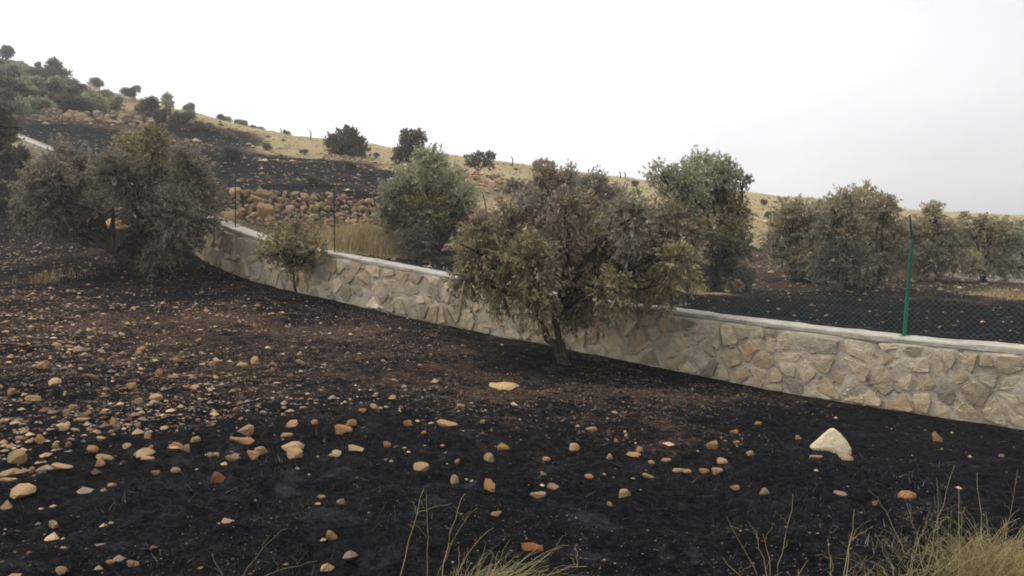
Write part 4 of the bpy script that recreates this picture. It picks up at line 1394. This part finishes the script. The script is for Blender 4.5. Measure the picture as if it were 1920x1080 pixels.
# ------------------------------------------------------------------ terraces and heaps of stone behind the wall
def stone_heap(name, label, cat, quads_px, count, smin, smax, seed, tint=(1, 1, 1)):
    """quads_px: rows of (px, py_top, py_bottom, d_top, d_bottom); stones are laid on that sloping face"""
    g = np.random.default_rng(seed)
    Q = np.array(quads_px, float)
    c0 = P(Q[:, 0].mean(), Q[:, 2].mean(), Q[:, 4].mean())
    c0[2] = height(np.array([c0[0]]), np.array([c0[1]]))[0]
    root = add(name, None, loc=c0, label=label, cat=cat)
    placed = []
    tries = 0
    while len(placed) < count and tries < count * 30:
        tries += 1
        px = g.uniform(Q[0, 0], Q[-1, 0])
        t = g.random()
        it = lambda k: np.interp(px, Q[:, 0], Q[:, k])
        py, d = it(1) + (it(2) - it(1)) * t, it(3) + (it(4) - it(3)) * t
        p = P(px, py, d)
        size = smin + (smax - smin) * g.random() ** 1.8
        if any((abs(p[0] - q_[0]) < (size + s_) * 0.31) and (abs(p[2] - q_[2]) < (size + s_) * 0.19) for q_, s_ in placed):
            continue
        placed.append((p, size))
    for p, size in placed:
        hz = height(np.array([p[0]]), np.array([p[1]]))[0]
        zc = p[2] if abs(p[2] - hz) < 0.6 else hz
        zc = max(zc, hz + size * 0.1)
        me = ROCKS_T[int(g.integers(0, len(ROCKS_T)))]
        o = bpy.data.objects.new('stone', me)
        if not me.materials:
            me.materials.append(M_TERRACE)
        COL.objects.link(o)
        o.parent = root
        o.location = np.array([p[0], p[1], zc]) - c0
        o.scale = (size * 0.56, size * g.uniform(0.4, 0.6), size * g.uniform(0.33, 0.46))
        o.rotation_euler = (g.normal(0, 0.15), g.normal(0, 0.2), g.uniform(0, 6.28))
        t = g.random()
        o.color = (1, 1, 1, 1) if t < 0.45 else (1.2, 1.05, 0.9, 1) if t < 0.7 else (0.85, 0.72, 0.62, 1) if t < 0.88 else (1.35, 1.3, 1.25, 1)
        o.color = tuple(o.color[q_] * tint[q_] for q_ in range(3)) + (1,)
    return root


g3 = np.random.default_rng(88)
for px, py, w, lab in [(570, 290, 16, 'tiny grey scrub left of the largest ridge tree below the post'), (705, 296, 14, 'tiny scrub on the yellow slope right of the largest ridge tree'), (835, 318, 18, 'low scrub on the ridge above the grey green olive'),
                       (1135, 345, 16, 'low scrub on the ridge left of the two tiny posts'), (1190, 350, 18, 'low scrub on the ridge right of the two tiny posts'), (1432, 385, 18, 'low scrub on the yellow slope between the back trees'),
                       (1445, 410, 22, 'lower scrub on the yellow slope between the back trees'), (1540, 384, 16, 'scrub on the ridge over the joined pair of trees'), (430, 262, 18, 'low scrub at the top of the burnt slope, left end')]:
    shrub(px, py, w, w * 0.6, 60, lab, int(g3.choice([2, 2, 3])), G_M)
stone_heap('dry_stone_terrace', 'collapsed dry stone terrace of tan stones below the burnt slope', 'terrace wall',
           [(395, 352, 416, 29.2, 27.4), (470, 356, 424, 29.0, 26.9), (560, 360, 428, 28.8, 26.6), (640, 366, 432, 28.6, 26.3), (715, 382, 436, 28.4, 26.2)], 290, 0.12, 0.56, 901, (1.32, 1.2, 1.04))
stone_heap('boulder_row', 'row of pale boulders along the hillside above the left olive tree', 'boulder row',
           [(30, 208, 242, 47, 44.5), (90, 205, 228, 47, 45.5), (150, 210, 234, 47, 45), (220, 214, 240, 47, 45), (290, 226, 248, 48, 46)], 90, 0.3, 0.95, 903, (1.0, 1.02, 1.08))
stone_heap('stone_heap', 'heap of pinkish stones on the ridge left of the central tree', 'stone heap',
           [(862, 318, 350, 47, 44), (905, 304, 352, 47, 44), (950, 320, 352, 47, 44)], 60, 0.25, 0.75, 905, (1.35, 1.25, 1.2))
stone_heap('stone_row', 'low row of stones at the foot of the largest ridge tree', 'stone row',
           [(608, 289, 298, 52, 50), (650, 293, 303, 52, 50), (695, 302, 310, 51, 49)], 40, 0.2, 0.5, 907)
big = P(497, 391, 27.2)
put_rock(497, 391, 32, 38, 'largest orange tan boulder standing in the collapsed terrace', None, (0.95, 0.9, 0.78, 1), mesh=ROCKS[2], name='boulder', cat='rock',
         pos=np.array([big[0], big[1], big[2] - 0.25]))
slab = P(62, 228, 43.5)
put_rock(62, 228, 56, 26, 'broad grey slab of rock at the left end of the boulder row', None, (0.95, 0.98, 0.95, 1), mesh=ROCKS[5], name='boulder', cat='rock',
         pos=np.array([slab[0], slab[1], slab[2] - 0.35]))

# ------------------------------------------------------------------ distant fence posts on the ridge
for px, py, hpx, d, lab in [(583, 279, 24, 70, 'thin dark post on the ridge left of the largest ridge tree'), (961, 325, 20, 66, 'thin dark post on the ridge right of the stone heap'),
                            (1163, 340, 12, 72, 'left one of two tiny posts on the ridge right of centre'), (1172, 341, 12, 72, 'right one of two tiny posts on the ridge right of centre'),
                            (527, 268, 14, 78, 'tiny post on the ridge beside the row of low shrubs')]:
    b0 = P(px, py, d)
    b0[2] = height(np.array([b0[0]]), np.array([b0[1]]))[0]
    hh = hpx * d / F
    tv, tq_ = tubes([(np.array([(0, 0, -0.1), (0.02, 0, hh * 0.75), (-0.12, 0, hh)]), np.array([0.06, 0.055, 0.045]))], 6)
    add('fence_post', build_mesh('fence_post', tv, tq_), M_OLDPOST, loc=b0, label=lab, cat='post', group='old posts on the ridge')

# ------------------------------------------------------------------ dry grass and weeds in the foreground
STRAW = np.array([(0.46, 0.36, 0.17), (0.55, 0.45, 0.23), (0.34, 0.26, 0.12), (0.40, 0.35, 0.17)])


def tuft(px, py, d, stems_px, n_fill, fill_len, spread, label, seed, name='dry_grass_tuft', cat='grass tuft', drift=(0.15, 0.0), thick=0.0016, greyish=0.0):
    g = np.random.default_rng(seed)
    b0 = P(px, py, d)
    b0[2] = height(np.array([b0[0]]), np.array([b0[1]]))[0] - 0.01
    root = add(name, None, loc=b0, label=label, cat=cat)
    lines, cols = [], []

    def stem(p0, p1, arch, r0, c):
        mid = (p0 + p1) / 2 + np.array([0, 0, arch])
        pts = bezier(p0, mid, p1, 9)
        pts[1:-1] += g.normal(0, 0.004, (7, 3))
        lines.append((pts - b0, np.linspace(r0, r0 * 0.45, 9)))
        cols.append(c)
    for (bx, tx, ty, dt, arch) in stems_px:
        p0 = P(bx, py, d)
        p0[2] = height(np.array([p0[0]]), np.array([p0[1]]))[0] - 0.01
        p1 = P(tx, ty, dt)
        stem(p0, p1, arch, thick * 1.25, STRAW[int(g.integers(0, 4))] * (1 - greyish) + np.array([0.20, 0.19, 0.17]) * greyish)
        for _ in range(int(g.integers(1, 4))):       # side twigs
            k_ = int(g.integers(3, 8))
            q0 = lines[-1][0][k_] + b0 if False else bezier(p0, (p0 + p1) / 2 + np.array([0, 0, arch]), p1, 9)[k_]
            stem(q0, q0 + np.array([g.normal(0, 0.05), g.normal(0, 0.04), g.uniform(0.01, 0.09)]), 0.01, thick * 0.7, cols[-1] * 0.9)
    stem_v, stem_q = tubes(lines, 4) if lines else (np.zeros((0, 3)), np.zeros((0, 4), int))
    stem_c = np.concatenate([np.repeat(c[None], 36, 0) for c in cols]) if cols else np.zeros((0, 3))
    if len(stem_v):
        add('stalks', build_mesh('stalks', stem_v, stem_q, attrs={'tint': stem_c}), M_BLADE, root)
    lines, cols = [], []
    for _ in range(n_fill):
        a, q_ = g.uniform(0, 6.28), abs(g.normal(0, 0.6))
        p0 = b0 + np.array([math.cos(a) * q_ * spread[0], math.sin(a) * q_ * spread[1], 0])
        p0[2] = b0[2]
        L_ = fill_len * g.uniform(0.45, 1.25)
        out = np.array([g.normal(drift[0], 0.42), g.normal(drift[1], 0.36), 0]) * L_
        p1 = p0 + out + np.array([0, 0, L_ * g.uniform(0.25, 0.8)])
        stem(p0, p1, L_ * g.uniform(0.1, 0.35), thick * g.uniform(0.55, 1.1), STRAW[int(g.integers(0, 4))] * g.uniform(0.6, 1.15))
    if lines:
        tv, tq_ = tubes(lines, 3)
        tc_ = np.concatenate([np.repeat(c[None], 27, 0) for c in cols])
        add('blades', build_mesh('blades', tv, tq_, attrs={'tint': tc_}), M_BLADE, root)
    return root


tuft(890, 1120, 3.75, [(800, 800, 925, 3.9, 0.12), (820, 872, 925, 3.95, 0.16), (800, 895, 952, 3.9, 0.14), (830, 925, 990, 3.9, 0.12), (735, 795, 915, 4.0, 0.05), (930, 1055, 1025, 3.8, 0.06), (960, 1100, 1062, 3.7, 0.08)],
     330, 0.30, (0.20, 0.12), 'tuft of long arching straw at the bottom centre of the view', 31, drift=(0.5, 0.0))
tuft(1890, 1105, 3.8, [(1730, 1790, 872, 4.1, 0.05), (1850, 1832, 886, 4.1, 0.02), (1760, 1756, 895, 4.1, 0.01), (1740, 1700, 945, 4.0, 0.02), (1800, 1798, 915, 4.1, 0.0), (1870, 1908, 880, 4.0, 0.04), (1720, 1655, 1010, 3.9, 0.03), (1700, 1745, 955, 4.0, 0.05)],
     2600, 0.33, (0.34, 0.34), 'thick mound of yellow dry grass in the bottom right corner', 37, drift=(0.15, 0.0), thick=0.0014, greyish=0.45)
tuft(1690, 1105, 3.8, [(1690, 1640, 1000, 3.9, 0.03), (1700, 1725, 985, 3.9, 0.02)], 120, 0.17, (0.18, 0.12), 'loose grey dry grass beside the yellow mound in the right foreground', 39, drift=(-0.1, 0.0), greyish=0.5)
tuft(1455, 1100, 3.8, [(1450, 1362, 968, 3.95, 0.02), (1448, 1487, 926, 4.0, -0.02), (1452, 1418, 995, 3.9, 0.0), (1455, 1430, 1000, 3.9, 0.03), (1470, 1515, 1050, 3.8, 0.02), (1440, 1355, 1045, 3.85, 0.01)],
     14, 0.14, (0.10, 0.06), 'few bare dry stalks spreading like a fan, bottom right of centre', 43, name='dry_weed', cat='weed')
tuft(1580, 1100, 3.8, [(1578, 1602, 955, 4.0, 0.01), (1583, 1596, 1000, 3.95, 0.01), (1560, 1552, 1010, 3.9, 0.02), (1590, 1625, 1042, 3.85, 0.03), (1600, 1640, 1060, 3.8, 0.03)],
     40, 0.13, (0.12, 0.07), 'upright pair of dry stalks left of the grey grass', 47, name='dry_weed', cat='weed')
tuft(440, 1100, 3.8, [(440, 540, 990, 3.95, 0.10), (445, 595, 1052, 3.85, 0.06), (430, 398, 1040, 3.9, 0.02)], 0, 0.1, (0.1, 0.1), 'three thin arching dry stalks at the bottom left of centre', 53, name='dry_weed', cat='weed', thick=0.0012, greyish=0.5)
for k, (bx, by, tx, ty, lab) in enumerate([(195, 770, 200, 700, 'single thin grey stalk standing among the left stones'), (243, 815, 246, 745, 'thin stalk standing right of the grey one among the left stones')]):
    p = on_ground(bx, by)[0]
    d = p[1]
    p1 = P(tx, ty, d)
    tv, tq_ = tubes([(bezier(p - p, (p1 - p) / 2 + (0.02, 0, 0), p1 - p, 7), np.linspace(0.004, 0.0018, 7))], 4)
    add('dry_stalk', build_mesh('dry_stalk', tv, tq_, attrs={'tint': np.tile([0.22, 0.21, 0.20], (len(tv), 1))}), M_BLADE, loc=p, label=lab, cat='stalk')

# ------------------------------------------------------------------ hazy air
hx0, hx1, hy0, hy1, hz0, hz1 = -207, 207, -207, 207, -60, 60
zmin, zmax = float(verts_range[0]), float(verts_range[1])
hz0, hz1 = zmin - 1.0, max(zmax + 6.0, 12.0)
hv = np.array([(hx0, hy0, hz0), (hx1, hy0, hz0), (hx1, hy1, hz0), (hx0, hy1, hz0), (hx0, hy0, hz1), (hx1, hy0, hz1), (hx1, hy1, hz1), (hx0, hy1, hz1)], float)
hm = bpy.data.materials.new('hazy_air')
hm.use_nodes = True
hn, hl = hm.node_tree.nodes, hm.node_tree.links
hn.clear()
ho = hn.new('ShaderNodeOutputMaterial')
hp = hn.new('ShaderNodeVolumePrincipled')
hp.inputs['Color'].default_value = (0.95, 0.95, 0.97, 1)
hp.inputs['Density'].default_value = HAZE
hp.inputs['Anisotropy'].default_value = 0.3
hl.new(hp.outputs['Volume'], ho.inputs['Volume'])
add('haze', build_mesh('haze', hv, np.array([(0, 3, 2, 1), (4, 5, 6, 7), (0, 1, 5, 4), (1, 2, 6, 5), (2, 3, 7, 6), (3, 0, 4, 7)])), hm, kind='stuff', label='thin pale haze filling the air', cat='haze')
print('objects', len(bpy.data.objects), 'polys', sum(len(m.polygons) for m in bpy.data.meshes), 'z', zmin, zmax)
